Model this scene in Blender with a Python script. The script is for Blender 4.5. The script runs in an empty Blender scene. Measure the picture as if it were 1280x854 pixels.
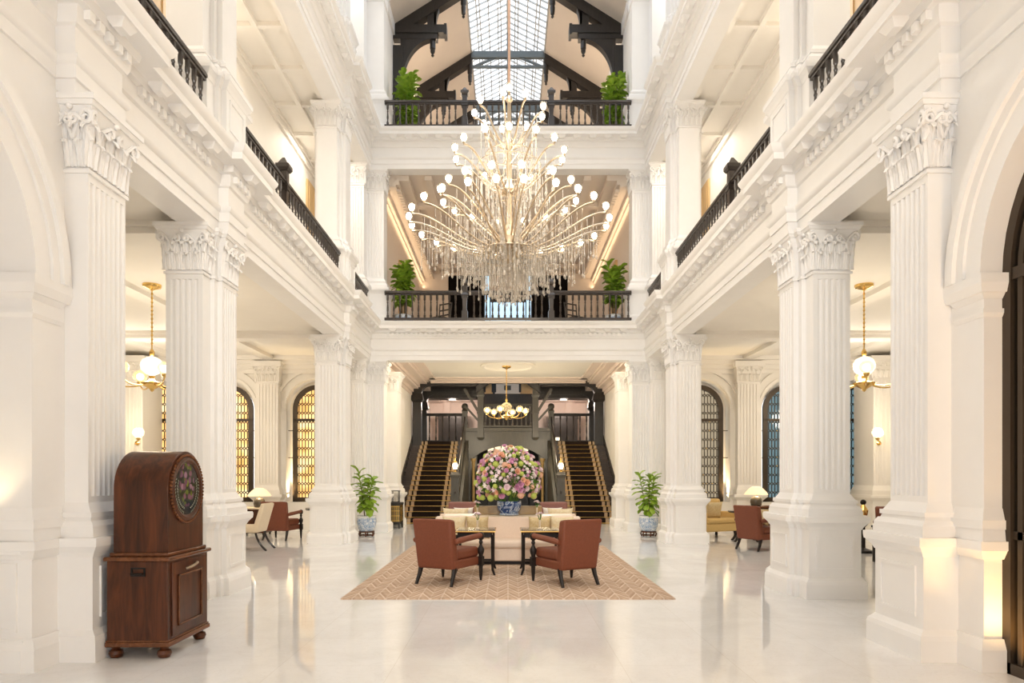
import bpy, bmesh, math, random
from math import pi, sin, cos, radians as R_
from mathutils import Vector, Matrix
SC = bpy.context.scene
COL = SC.collection
rnd = random.Random(7)

# ------------------------------------------------------------------ mesh builder
class MB:
    def __init__(s):
        s.v = []; s.f = []
    def add(s, vs, fs):
        o = len(s.v); s.v += [tuple(p) for p in vs]
        s.f += [tuple(i + o for i in f) for f in fs]
        return s
    def box(s, x0, y0, z0, x1, y1, z1):
        if x0 > x1: x0, x1 = x1, x0
        if y0 > y1: y0, y1 = y1, y0
        if z0 > z1: z0, z1 = z1, z0
        return s.add([(x0,y0,z0),(x1,y0,z0),(x1,y1,z0),(x0,y1,z0),(x0,y0,z1),(x1,y0,z1),(x1,y1,z1),(x0,y1,z1)],
                     [(3,2,1,0),(4,5,6,7),(0,1,5,4),(1,2,6,5),(2,3,7,6),(3,0,4,7)])
    def frus(s, r, o0, o1, z0, z1):
        x0,y0,x1,y1 = r
        return s.add([(x0-o0,y0-o0,z0),(x1+o0,y0-o0,z0),(x1+o0,y1+o0,z0),(x0-o0,y1+o0,z0),
                      (x0-o1,y0-o1,z1),(x1+o1,y0-o1,z1),(x1+o1,y1+o1,z1),(x0-o1,y1+o1,z1)],
                     [(3,2,1,0),(4,5,6,7),(0,1,5,4),(1,2,6,5),(2,3,7,6),(3,0,4,7)])
    def prism(s, poly, fn, a, b):
        """2-D outline (counter-clockwise) pushed from a to b; fn(u, w, t) gives the point."""
        n = len(poly)
        vs = [fn(u, w, a) for u, w in poly] + [fn(u, w, b) for u, w in poly]
        fs = [tuple(range(n)), tuple(range(2*n-1, n-1, -1))]
        fs += [(i, i+n, (i+1) % n + n, (i+1) % n) for i in range(n)]
        return s.add(vs, fs)
    def lathe(s, prof, c=(0,0,0), n=16, closed=False):
        cx, cy, cz = c; vs = []; fs = []
        for r, z in prof:
            for k in range(n):
                a = 2*pi*k/n
                vs.append((cx + r*cos(a), cy + r*sin(a), cz + z))
        m = len(prof)
        for i in range(m-1 if not closed else m):
            j = (i+1) % m
            for k in range(n):
                k2 = (k+1) % n
                fs.append((i*n+k, i*n+k2, j*n+k2, j*n+k))
        if not closed:
            fs.append(tuple(range(n-1, -1, -1))); fs.append(tuple((m-1)*n+k for k in range(n)))
        return s.add(vs, fs)
    def tube(s, pts, r, n=6, cap=True):
        pts = [Vector(p) for p in pts]; m = len(pts)
        rs = r if isinstance(r, (list, tuple)) else [r]*m
        vs = []; fs = []; prev = None
        for i, p in enumerate(pts):
            t = (pts[min(i+1, m-1)] - pts[max(i-1, 0)])
            t = t.normalized() if t.length > 1e-9 else Vector((0,0,1))
            if prev is None:
                h = Vector((0,0,1)) if abs(t.z) < .9 else Vector((1,0,0))
                u = t.cross(h).normalized()
            else:
                u = prev - t*prev.dot(t)
                u = u.normalized() if u.length > 1e-6 else t.orthogonal().normalized()
            prev = u; w = t.cross(u)
            for k in range(n):
                a = 2*pi*k/n
                vs.append(p + (u*cos(a) + w*sin(a))*rs[i])
        for i in range(m-1):
            for k in range(n):
                k2 = (k+1) % n
                fs.append((i*n+k, i*n+k2, (i+1)*n+k2, (i+1)*n+k))
        if cap:
            fs.append(tuple(range(n-1, -1, -1))); fs.append(tuple((m-1)*n+k for k in range(n)))
        return s.add(vs, fs)
    def ball(s, c, r, n=12, m=8, sz=1.0):
        return s.lathe([(max(r*sin(pi*i/m), r*.02), -r*sz*cos(pi*i/m)) for i in range(m+1)], c, n)
    def bar(s, p, q, w, t, up=(0,0,1)):
        """square bar from p to q, w across (along up x dir), t along up"""
        p = Vector(p); q = Vector(q); d = (q-p).normalized(); up = Vector(up)
        a = d.cross(up)
        a = a.normalized() if a.length > 1e-6 else d.orthogonal().normalized()
        b = a.cross(d).normalized()
        vs = [c + a*sx*w/2 + b*sy*t/2 for c in (p, q) for sx, sy in ((-1,-1),(1,-1),(1,1),(-1,1))]
        return s.add(vs, [(3,2,1,0),(4,5,6,7),(0,1,5,4),(1,2,6,5),(2,3,7,6),(3,0,4,7)])
    def sweep(s, prof, path, closed=True):
        """profile (u outwards to the right of travel, z) along a plan path with mitred corners"""
        n = len(path); vs = []; fs = []; m = len(prof)
        def nrm(a, b):
            d = Vector((b[0]-a[0], b[1]-a[1])).normalized(); return Vector((d.y, -d.x))
        for i in range(n):
            if i == 0: k = nrm(path[0], path[1])
            elif i == n-1: k = nrm(path[-2], path[-1])
            else:
                a = nrm(path[i-1], path[i]); b = nrm(path[i], path[i+1]); k = (a+b)/(1+a.dot(b))
            for u, z in prof:
                vs.append((path[i][0]+k.x*u, path[i][1]+k.y*u, z))
        for i in range(n-1):
            for j in range(m if closed else m-1):
                j2 = (j+1) % m
                fs.append((i*m+j, (i+1)*m+j, (i+1)*m+j2, i*m+j2))
        if closed:
            fs.append(tuple(range(m))); fs.append(tuple((n-1)*m+j for j in range(m-1, -1, -1)))
        return s.add(vs, fs)
    def xf(s, M, start=0):
        for i in range(start, len(s.v)): s.v[i] = tuple(M @ Vector(s.v[i]))
        return s
    def mesh(s, name, mat=None, smooth=True, ang=.6):
        me = bpy.data.meshes.new(name)
        me.from_pydata(s.v, [], s.f)
        bm = bmesh.new(); bm.from_mesh(me); bmesh.ops.recalc_face_normals(bm, faces=bm.faces); bm.to_mesh(me); bm.free()
        if smooth:
            me.polygons.foreach_set('use_smooth', [True]*len(me.polygons))
            me.set_sharp_from_angle(angle=ang)
        if mat: me.materials.append(mat)
        me.update()
        return me
    def build(s, name, mat, parent=None, bevel=0, seg=2, sub=0, loc=None, rot=None, smooth=True, ang=.6):
        return obj(name, s.mesh(name, mat, smooth, ang), parent, bevel, seg, sub, loc, rot)

def obj(name, me, parent=None, bevel=0, seg=2, sub=0, loc=None, rot=None):
    o = bpy.data.objects.new(name, me); COL.objects.link(o)
    if parent: o.parent = parent
    if loc: o.location = loc
    if rot: o.rotation_euler = rot
    if bevel:
        b = o.modifiers.new('bevel', 'BEVEL'); b.width = bevel; b.segments = seg; b.limit_method = 'ANGLE'; b.angle_limit = R_(40)
    if sub:
        b = o.modifiers.new('sub', 'SUBSURF'); b.levels = sub; b.render_levels = sub
    return o

def thing(name, label, cat, loc=(0,0,0), rz=0, group=None):
    o = bpy.data.objects.new(name, None); COL.objects.link(o)
    o.location = loc; o.rotation_euler = (0, 0, rz); o.empty_display_size = .2
    return tag(o, label, cat, group)
def tag(o, label, cat, group=None):
    o['label'] = label; o['category'] = cat
    if group: o['group'] = group
    return o
def struct(name, mb, mat, **k):
    o = mb.build(name, mat, **k)
    if not k.get('parent'): o['kind'] = 'structure'
    return o
def sroot(name):
    o = bpy.data.objects.new(name, None); COL.objects.link(o); o['kind'] = 'structure'; return o
def dup(root, loc, rz=None, label=None, group=None):
    r = root.copy(); COL.objects.link(r); r.location = loc
    if rz is not None: r.rotation_euler = (0, 0, rz)
    if label: r['label'] = label
    if group: r['group'] = group
    for ch in list(root.children):
        c = ch.copy(); COL.objects.link(c); c.parent = r
        for g in list(ch.children):
            d = g.copy(); COL.objects.link(d); d.parent = c
    return r
def inst(name, me, parent, loc, rot=(0,0,0), sc=None):
    o = bpy.data.objects.new(name, me); COL.objects.link(o); o.parent = parent
    o.location = loc; o.rotation_euler = rot
    if sc: o.scale = (sc,)*3 if not isinstance(sc, tuple) else sc
    return o
def bez(p0, p1, p2, p3, n=8):
    p0, p1, p2, p3 = map(Vector, (p0, p1, p2, p3)); o = []
    for i in range(n+1):
        t = i/n; u = 1-t
        o.append(p0*u**3 + p1*3*u*u*t + p2*3*u*t*t + p3*t**3)
    return o

# ------------------------------------------------------------------ materials
def new_mat(name):
    m = bpy.data.materials.new(name); m.use_nodes = True
    nt = m.node_tree; b = nt.nodes['Principled BSDF']
    return m, nt, b
def nd(nt, t, **k):
    n = nt.nodes.new(t)
    for a, v in k.items():
        if a == 'inp':
            for i, x in v.items(): n.inputs[i].default_value = x
        else: setattr(n, a, v)
    return n
def ramp(nt, src, stops):
    r = nt.nodes.new('ShaderNodeValToRGB'); e = r.color_ramp.elements
    while len(e) < len(stops): e.new(.5)
    for i, (p, c) in enumerate(stops):
        e[i].position = p; e[i].color = (*c, 1) if len(c) == 3 else c
    nt.links.new(src, r.inputs['Fac']); return r
def simple(name, c, rough=.5, metal=0, spec=.5, noise=0, nscale=8, coat=0, bump=0, bscale=60, stretch=None, c2=None):
    m, nt, b = new_mat(name)
    b.inputs['Base Color'].default_value = (*c, 1); b.inputs['Roughness'].default_value = rough
    b.inputs['Metallic'].default_value = metal; b.inputs['Specular IOR Level'].default_value = spec
    if coat: b.inputs['Coat Weight'].default_value = coat; b.inputs['Coat Roughness'].default_value = .1
    if noise or c2 or bump:
        tc = nd(nt, 'ShaderNodeTexCoord'); mp = nd(nt, 'ShaderNodeMapping')
        nt.links.new(tc.outputs['Object'], mp.inputs['Vector'])
        if stretch: mp.inputs['Scale'].default_value = stretch
    if noise or c2:
        n = nd(nt, 'ShaderNodeTexNoise', inp={'Scale': nscale, 'Detail': 5.0, 'Roughness': .6})
        nt.links.new(mp.outputs[0], n.inputs['Vector'])
        c2 = c2 or tuple(max(0, x*(1-noise)) for x in c)
        r = ramp(nt, n.outputs['Fac'], [(.3, c2), (.7, c)])
        nt.links.new(r.outputs['Color'], b.inputs['Base Color'])
    if bump:
        n2 = nd(nt, 'ShaderNodeTexNoise', inp={'Scale': bscale, 'Detail': 3.0})
        nt.links.new(mp.outputs[0], n2.inputs['Vector'])
        bp = nd(nt, 'ShaderNodeBump', inp={'Strength': bump, 'Distance': .01})
        nt.links.new(n2.outputs['Fac'], bp.inputs['Height']); nt.links.new(bp.outputs[0], b.inputs['Normal'])
    return m
def emit(name, c, s):
    m, nt, b = new_mat(name)
    b.inputs['Base Color'].default_value = (*c, 1); b.inputs['Emission Color'].default_value = (*c, 1)
    b.inputs['Emission Strength'].default_value = s
    return m
def glass(name, tint=(1,1,1), refl=.12, rough=.02, dcol=None, dfac=0, trans=False):
    m = bpy.data.materials.new(name); m.use_nodes = True; nt = m.node_tree; nt.nodes.clear()
    o = nd(nt, 'ShaderNodeOutputMaterial'); mx = nd(nt, 'ShaderNodeMixShader')
    t = nd(nt, 'ShaderNodeBsdfTransparent'); g = nd(nt, 'ShaderNodeBsdfGlossy')
    t.inputs[0].default_value = (*tint, 1); g.inputs['Roughness'].default_value = rough
    lw = nd(nt, 'ShaderNodeLayerWeight', inp={'Blend': .25})
    ma = nd(nt, 'ShaderNodeMath', operation='ADD', use_clamp=True); ma.inputs[1].default_value = refl*.4
    mu = nd(nt, 'ShaderNodeMath', operation='MULTIPLY'); mu.inputs[1].default_value = refl*3
    nt.links.new(lw.outputs['Fresnel'], mu.inputs[0]); nt.links.new(mu.outputs[0], ma.inputs[0])
    nt.links.new(ma.outputs[0], mx.inputs[0]); nt.links.new(t.outputs[0], mx.inputs[1]); nt.links.new(g.outputs[0], mx.inputs[2])
    if dcol:
        df = nd(nt, 'ShaderNodeBsdfTranslucent' if trans else 'ShaderNodeBsdfDiffuse'); df.inputs[0].default_value = (*dcol, 1); m2 = nd(nt, 'ShaderNodeMixShader'); m2.inputs[0].default_value = dfac
        nt.links.new(mx.outputs[0], m2.inputs[1]); nt.links.new(df.outputs[0], m2.inputs[2]); nt.links.new(m2.outputs[0], o.inputs[0])
    else: nt.links.new(mx.outputs[0], o.inputs[0])
    return m

PLASTER = simple('white_plaster', (.875,.865,.85), .55, noise=.03, nscale=3)
PLASTER_W = simple('cream_plaster', (.86,.825,.765), .6, noise=.03, nscale=2)
ROOFP = simple('roof_plaster', (.70,.62,.54), .7, noise=.04, nscale=1.5)
PINKP = simple('pale_pink_plaster', (.78,.67,.60), .65, noise=.03)
UPPERP = simple('beige_plaster', (.74,.66,.58), .65, noise=.03)
BLACKW = simple('black_timber', (.026,.022,.02), .38, noise=.4, nscale=6, stretch=(3,3,.6))
GREYW = simple('grey_black_timber', (.07,.063,.05), .4, noise=.3, nscale=5, stretch=(3,3,.5))
RAILW = simple('dark_brown_timber', (.035,.024,.018), .35, noise=.3, nscale=9, coat=.3)
TREAD = simple('dark_stair_timber', (.055,.036,.027), .4, noise=.3, nscale=12, stretch=(.6,6,6))
RUNNER = simple('dark_brown_carpet', (.022,.014,.011), .95, noise=.3, nscale=80, spec=.1)
RUNEDGE = simple('tan_carpet_border', (.52,.385,.25), .9, noise=.25, nscale=60, spec=.1)
BRASS = simple('polished_brass', (.86,.58,.20), .2, metal=1)
GOLDR = simple('brass_rod', (.78,.52,.16), .28, metal=1)
BRONZE = simple('dark_bronze_iron', (.065,.047,.032), .4, metal=.5, spec=.5)
CHROME = simple('champagne_metal', (.60,.49,.36), .28, metal=1)
VOID = simple('black_sheet', (.006,.005,.005), .9, spec=.1)  # near-black fill for the rear openings
LEATHER = simple('russet_upholstery', (.19,.050,.021), .6, noise=.18, nscale=40, bump=.12, bscale=120)
LEATHER2 = simple('mauve_russet_upholstery', (.24,.095,.075), .62, noise=.12, nscale=40)
SOFA = simple('beige_upholstery', (.84,.69,.57), .75, noise=.05, nscale=30, bump=.06, bscale=150)
CREAMF = simple('cream_upholstery', (.74,.63,.47), .8, noise=.06, nscale=30)
YELLOWF = simple('mustard_upholstery', (.66,.45,.17), .75, noise=.1, nscale=30)
GOLDF = simple('gold_brocade', (.50,.36,.155), .6, c2=(.66,.55,.34), nscale=45)
PALEF = simple('pale_gold_fabric', (.78,.70,.53), .65, c2=(.66,.53,.28), nscale=25)
WHITEF = simple('white_linen', (.82,.78,.72), .8, noise=.08, nscale=14)
LEGW = simple('ebonised_leg', (.014,.010,.009), .45, coat=.05, spec=.3)
WOODT = simple('golden_wood', (.42,.27,.10), .35, noise=.25, nscale=14, stretch=(1,8,8), coat=.3)
DOORW = simple('tan_door', (.62,.42,.20), .5, noise=.12, nscale=8, stretch=(4,4,.6))
LEAF = simple('fig_leaf', (.40,.56,.06), .4, c2=(.15,.30,.025), nscale=5, spec=.5)
STEM = simple('fig_stem', (.16,.11,.05), .8, noise=.3)
SOIL = simple('dark_soil', (.03,.02,.013), .95)
SHADE = emit('lit_lamp_shade', (1,.80,.50), .45)
BULB = emit('lit_bulb', (1,.86,.66), 14)
GLOBEL = emit('lit_globe_core', (1,.82,.52), 6)
CLEAR = glass('clear_glass', (1,.985,.95), .16)
CRYST = glass('crystal', (.98,.95,.90), .5, .12, (.95,.88,.78), .30)
JAR = glass('ribbed_lamp_glass', (1,.90,.68), .12, .1, (1,.93,.80), .2, True)
SKYGL = glass('skylight_glass', (.92,.95,.97), .1)
PANE_G = glass('grey_window_glass', (.46,.41,.33), .25, .1)
PANE_B = glass('blue_window_glass', (.27,.34,.35), .25, .06)
SKYFR = simple('pale_grey_paint', (.50,.51,.51), .5)
TIEB = simple('blue_grey_paint', (.12,.15,.17), .45)
PICT = simple('pale_picture', (.72,.62,.50), .6)

def marble():
    m, nt, b = new_mat('white_marble'); L = nt.links.new
    tc = nd(nt, 'ShaderNodeTexCoord')
    n1 = nd(nt, 'ShaderNodeTexNoise', inp={'Scale': .8, 'Detail': 8.0, 'Roughness': .62, 'Distortion': 1.6})
    n2 = nd(nt, 'ShaderNodeTexNoise', inp={'Scale': 3.2, 'Detail': 8.0, 'Roughness': .65, 'Distortion': 2.2})
    L(tc.outputs['Object'], n1.inputs['Vector']); L(tc.outputs['Object'], n2.inputs['Vector'])
    r1 = ramp(nt, n1.outputs['Fac'], [(.35, (.79,.785,.78)), (.65, (.87,.87,.868))])
    r2 = ramp(nt, n2.outputs['Fac'], [(.485, (1,1,1)), (.50, (.93,.92,.91)), (.515, (1,1,1))])
    mx = nd(nt, 'ShaderNodeMix', data_type='RGBA', blend_type='MULTIPLY'); mx.inputs[0].default_value = 1
    L(r1.outputs[0], mx.inputs[6]); L(r2.outputs[0], mx.inputs[7])
    br = nd(nt, 'ShaderNodeTexBrick', offset=0.0, squash=1.0,
            inp={'Scale': 1.0, 'Mortar Size': .0025, 'Brick Width': .9, 'Row Height': .9, 'Color1': (1,1,1,1), 'Color2': (.97,.965,.96,1), 'Mortar': (.86,.84,.81,1)})
    L(tc.outputs['Object'], br.inputs['Vector'])
    m2 = nd(nt, 'ShaderNodeMix', data_type='RGBA', blend_type='MULTIPLY'); m2.inputs[0].default_value = 1
    L(mx.outputs[2], m2.inputs[6]); L(br.outputs['Color'], m2.inputs[7]); L(m2.outputs[2], b.inputs['Base Color'])
    b.inputs['Roughness'].default_value = .055; b.inputs['Specular IOR Level'].default_value = .62
    w = nd(nt, 'ShaderNodeTexNoise', inp={'Scale': 2.2, 'Detail': 2.0}); L(tc.outputs['Object'], w.inputs['Vector'])
    bp = nd(nt, 'ShaderNodeBump', inp={'Strength': .035, 'Distance': .02}); L(w.outputs['Fac'], bp.inputs['Height']); L(bp.outputs[0], b.inputs['Normal'])
    return m
MARBLE = marble()

def wood(name, ca, cb, sc=(1.2,1.2,.12), rough=.32):
    m, nt, b = new_mat(name); L = nt.links.new
    tc = nd(nt, 'ShaderNodeTexCoord'); mp = nd(nt, 'ShaderNodeMapping'); mp.inputs['Scale'].default_value = sc
    L(tc.outputs['Object'], mp.inputs[0])
    n = nd(nt, 'ShaderNodeTexNoise', inp={'Scale': 14.0, 'Detail': 8.0, 'Roughness': .65, 'Distortion': .8}); L(mp.outputs[0], n.inputs['Vector'])
    r = ramp(nt, n.outputs['Fac'], [(.3, ca), (.52, tuple((x+y)/2 for x, y in zip(ca, cb))), (.72, cb)]); L(r.outputs[0], b.inputs['Base Color'])
    b.inputs['Roughness'].default_value = rough; b.inputs['Coat Weight'].default_value = .12; b.inputs['Coat Roughness'].default_value = .2; b.inputs['Specular IOR Level'].default_value = .3
    return m
MAHOG = wood('mahogany', (.022,.007,.003), (.125,.036,.012))
MAHOG_L = wood('light_mahogany', (.085,.03,.012), (.20,.075,.03), (1.2,.15,1.2), .22)

def china():
    m, nt, b = new_mat('blue_and_white_china'); L = nt.links.new
    tc = nd(nt, 'ShaderNodeTexCoord')
    n = nd(nt, 'ShaderNodeTexNoise', inp={'Scale': 15.0, 'Detail': 3.0, 'Distortion': 2.0}); L(tc.outputs['Object'], n.inputs['Vector'])
    r = ramp(nt, n.outputs['Fac'], [(.42, (.74,.76,.77)), (.48, (.20,.32,.52)), (.55, (.62,.68,.73)), (.62, (.14,.26,.48))])
    sp = nd(nt, 'ShaderNodeSeparateXYZ'); L(tc.outputs['Generated'], sp.inputs[0])
    w = ramp(nt, sp.outputs[2], [(.0, (1,1,1)), (.86, (1,1,1)), (.87, (0,0,0)), (1, (0,0,0))])
    mx = nd(nt, 'ShaderNodeMix', data_type='RGBA'); L(w.outputs[0], mx.inputs[0]); mx.inputs[6].default_value = (.70,.73,.74,1); L(r.outputs[0], mx.inputs[7])
    L(mx.outputs[2], b.inputs['Base Color']); b.inputs['Roughness'].default_value = .15
    return m
CHINA = china()
def china_dark():
    m, nt, b = new_mat('deep_blue_china'); L = nt.links.new
    tc = nd(nt, 'ShaderNodeTexCoord')
    n = nd(nt, 'ShaderNodeTexNoise', inp={'Scale': 9.0, 'Detail': 4.0, 'Distortion': 1.5}); L(tc.outputs['Object'], n.inputs['Vector'])
    r = ramp(nt, n.outputs['Fac'], [(.42, (.02,.05,.17)), (.5, (.05,.12,.3)), (.53, (.62,.68,.74)), (.62, (.12,.2,.4))])
    L(r.outputs[0], b.inputs['Base Color']); b.inputs['Roughness'].default_value = .12
    return m
CHINA_D = china_dark()

def rug_mat():
    m, nt, b = new_mat('chevron_wool'); L = nt.links.new
    tc = nd(nt, 'ShaderNodeTexCoord'); sp = nd(nt, 'ShaderNodeSeparateXYZ'); L(tc.outputs['Object'], sp.inputs[0])
    def ma(op, a, c, c2=None):
        n = nd(nt, 'ShaderNodeMath', operation=op)
        for i, x in enumerate((a, c)):
            if x is None: continue
            if isinstance(x, (int, float)): n.inputs[i].default_value = x
            else: L(x, n.inputs[i])
        return n.outputs[0]
    px = ma('MULTIPLY', sp.outputs[0], 1/.27)
    fx = ma('FRACT', ma('ADD', px, 50.5), None)
    tri = ma('ABSOLUTE', ma('SUBTRACT', fx, .5), None)          # 0 at the column centre, .5 on its edge
    row = ma('FRACT', ma('ADD', ma('MULTIPLY', sp.outputs[1], 1/.40), ma('MULTIPLY', tri, 1.9)), None)
    r = ramp(nt, row, [(.0, (.70,.57,.46)), (.09, (.70,.57,.46)), (.15, (.40,.275,.19)), (.5, (.56,.42,.315)), (.9, (.50,.36,.26)), (1, (.70,.57,.46))])
    lines = ramp(nt, tri, [(.0, (1,1,1)), (.02, (.95,.95,.95)), (.05, (0,0,0)), (.46, (0,0,0)), (.49, (.5,.5,.5))])
    mx = nd(nt, 'ShaderNodeMix', data_type='RGBA'); mm = nd(nt, 'ShaderNodeMath', operation='MULTIPLY'); mm.inputs[1].default_value = .6
    L(lines.outputs[0], mm.inputs[0]); L(mm.outputs[0], mx.inputs[0]); L(r.outputs[0], mx.inputs[6]); mx.inputs[7].default_value = (.72,.60,.50,1)
    n = nd(nt, 'ShaderNodeTexNoise', inp={'Scale': 5.0, 'Detail': 6.0}); L(tc.outputs['Object'], n.inputs['Vector'])
    r2 = ramp(nt, n.outputs['Fac'], [(.3, (.86,.84,.82)), (.7, (1.05,1.05,1.05))])
    m2 = nd(nt, 'ShaderNodeMix', data_type='RGBA', blend_type='MULTIPLY'); m2.inputs[0].default_value = 1
    L(mx.outputs[2], m2.inputs[6]); L(r2.outputs[0], m2.inputs[7]); L(m2.outputs[2], b.inputs['Base Color'])
    b.inputs['Roughness'].default_value = .95; b.inputs['Specular IOR Level'].default_value = .1
    return m
RUG = rug_mat()

def amber():
    m, nt, b = new_mat('lit_amber_glass'); L = nt.links.new
    tc = nd(nt, 'ShaderNodeTexCoord')
    n = nd(nt, 'ShaderNodeTexNoise', inp={'Scale': 2.5, 'Detail': 3.0}); L(tc.outputs['Object'], n.inputs['Vector'])
    r = ramp(nt, n.outputs['Fac'], [(.35, (.72,.36,.10)), (.5, (1,.60,.22)), (.68, (1,.84,.50))])
    L(r.outputs[0], b.inputs['Emission Color']); b.inputs['Emission Strength'].default_value = 1.0
    b.inputs['Base Color'].default_value = (.5,.35,.15,1); b.inputs['Roughness'].default_value = .3
    return m
AMBER = amber()
def disc_mat():
    m, nt, b = new_mat('dark_spotted_glass'); L = nt.links.new  # dark glass with coloured spots fading out towards the rim
    tc = nd(nt, 'ShaderNodeTexCoord')
    v = nd(nt, 'ShaderNodeTexVoronoi', inp={'Scale': 19.0, 'Randomness': .9}); L(tc.outputs['Object'], v.inputs['Vector'])
    sp = nd(nt, 'ShaderNodeSeparateColor'); L(v.outputs['Color'], sp.inputs[0])
    cr = ramp(nt, sp.outputs[0], [(.0, (.16,.07,.11)), (.3, (.26,.14,.20)), (.45, (.10,.13,.02)), (.6, (.20,.23,.03)), (.7, (.02,.03,.015)), (.88, (.17,.07,.10))])
    cr.color_ramp.interpolation = 'CONSTANT'
    dm = ramp(nt, v.outputs['Distance'], [(.45, (1,1,1)), (.7, (0,0,0))])
    g = nd(nt, 'ShaderNodeVectorMath', operation='MULTIPLY'); g.inputs[1].default_value = (0, 6.6, 4.6); L(tc.outputs['Object'], g.inputs[0])
    ln = nd(nt, 'ShaderNodeVectorMath', operation='LENGTH')
    ad = nd(nt, 'ShaderNodeVectorMath', operation='ADD'); ad.inputs[1].default_value = (0, 0, -.2); L(g.outputs[0], ad.inputs[0]); L(ad.outputs[0], ln.inputs[0])
    rm = ramp(nt, ln.outputs['Value'], [(.75, (1,1,1)), (1.0, (0,0,0))])
    k = nd(nt, 'ShaderNodeMath', operation='MULTIPLY'); L(dm.outputs[0], k.inputs[0]); L(rm.outputs[0], k.inputs[1])
    mx = nd(nt, 'ShaderNodeMix', data_type='RGBA'); L(k.outputs[0], mx.inputs[0]); mx.inputs[6].default_value = (.012,.012,.010,1); L(cr.outputs[0], mx.inputs[7])
    L(mx.outputs[2], b.inputs['Base Color']); b.inputs['Roughness'].default_value = .08
    return m
DISC = disc_mat()
# ------------------------------------------------------------------ camera, world
cam = bpy.data.cameras.new('camera'); co = bpy.data.objects.new('camera', cam); COL.objects.link(co)
cam.lens = 24; cam.sensor_width = 36; cam.sensor_fit = 'HORIZONTAL'
cam.shift_x = 5/1280; cam.shift_y = 168/1280
cam.clip_start = .05
co.location = (0, 0, 1.5); co.rotation_euler = (pi/2, 0, 0)
SC.camera = co
w = bpy.data.worlds.new('sky'); SC.world = w; w.use_nodes = True
bg = w.node_tree.nodes['Background']; bg.inputs[0].default_value = (.92, .955, 1, 1); bg.inputs[1].default_value = 1.9
SC.view_settings.view_transform = 'Standard'; SC.view_settings.look = 'None'; SC.view_settings.gamma = 1
SC.view_settings.use_curve_mapping = False
SC.view_settings.exposure = .56
SC.cycles.use_denoising = True
SC.cycles.max_bounces = 10; SC.cycles.diffuse_bounces = 6; SC.cycles.glossy_bounces = 4
SC.cycles.transmission_bounces = 4; SC.cycles.transparent_max_bounces = 24
SC.cycles.sample_clamp_indirect = 6; SC.cycles.caustics_reflective = False; SC.cycles.caustics_refractive = False

# ------------------------------------------------------------------ floor, ceilings, walls
struct('floor', MB().box(-13, -3, -.12, 13, 40, 0), MARBLE)

XF = 3.68      # frieze plane of the hall
def hall_path(z_breaks=True):
    pts = [(-XF, -2)]
    for y0, y1, x in ((5.55, 6.23, 3.52), (8.68, 9.2, 3.555), (15.3, 15.82, 3.555)):
        pts += [(-XF, y0), (-x, y0), (-x, y1), (-XF, y1)]
    pts.append((-XF, 18.3))
    return pts + [(-x, y) for x, y in reversed(pts)]
PATH = hall_path()
def entablature(name, zb, dent=True):
    prof = [(-.37,0),(0,0),(0,.13),(.02,.13),(.02,.24),(.035,.25),(.055,.28),(.055,.31),(0,.32),(0,.56),(.03,.575),(.05,.62),(.05,.71),
            (.10,.725),(.12,.80),(.29,.80),(.29,.88),(.315,.90),(.34,.95),(.345,.98),(-.37,.98)]
    mb = MB().sweep([(u, zb+z) for u, z in prof], PATH)
    for a, b in zip(PATH[:-1], PATH[1:]):
        d = Vector((b[0]-a[0], b[1]-a[1])); L = d.length
        if L < .4: continue
        d.normalize(); n = Vector((d.y, -d.x))
        e0 = .42 if L > 1 else 0
        k = int((L-2*e0)/.125)
        for i in range(k if dent else 0):
            c = Vector(a) + d*(e0 + (i+.5)*(L-2*e0)/k)
            p = c - d*.035 + n*.04; q = c + d*.035 + n*.105
            mb.box(p.x, p.y, zb+.635, q.x, q.y, zb+.715)
        k = max(1, int((L-2*e0)/.40))
        for i in range(k):
            c = Vector(a) + d*(e0+(i+.5)*(L-2*e0)/k)
            p = c - d*.11 + n*.1; q = c + d*.11 + n*.27
            mb.frus((min(p.x,q.x), min(p.y,q.y), max(p.x,q.x), max(p.y,q.y)), -.045, 0, zb+.735, zb+.803)
    return struct(name, mb, PLASTER)
entablature('trim_1', 4.60)
entablature('trim_2', 9.73, False)

def poly_wall(poly, plane, t0, t1, mb=None):
    """plane 'x': outline in (y,z) pushed along x; plane 'y': outline in (x,z) pushed along y"""
    mb = mb or MB()
    fn = (lambda u, w, t: (t, u, w)) if plane == 'x' else (lambda u, w, t: (u, t, w))
    return mb.prism(poly, fn, t0, t1)
def arc(cx, cz, rx, rz, a0, a1, n=20):
    return [(cx + rx*cos(R_(a0+(a1-a0)*i/n)), cz + rz*sin(R_(a0+(a1-a0)*i/n))) for i in range(n+1)]
def ring(mb, cx, cz, r0, r1, plane, t0, t1, a0=0, a1=180, n=28):
    outer = arc(cx, cz, r1, r1, a0, a1, n); inner = arc(cx, cz, r0, r0, a0, a1, n)
    for i in range(n):
        poly_wall([outer[i], outer[i+1], inner[i+1], inner[i]], plane, t0, t1, mb)
    return mb

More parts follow.
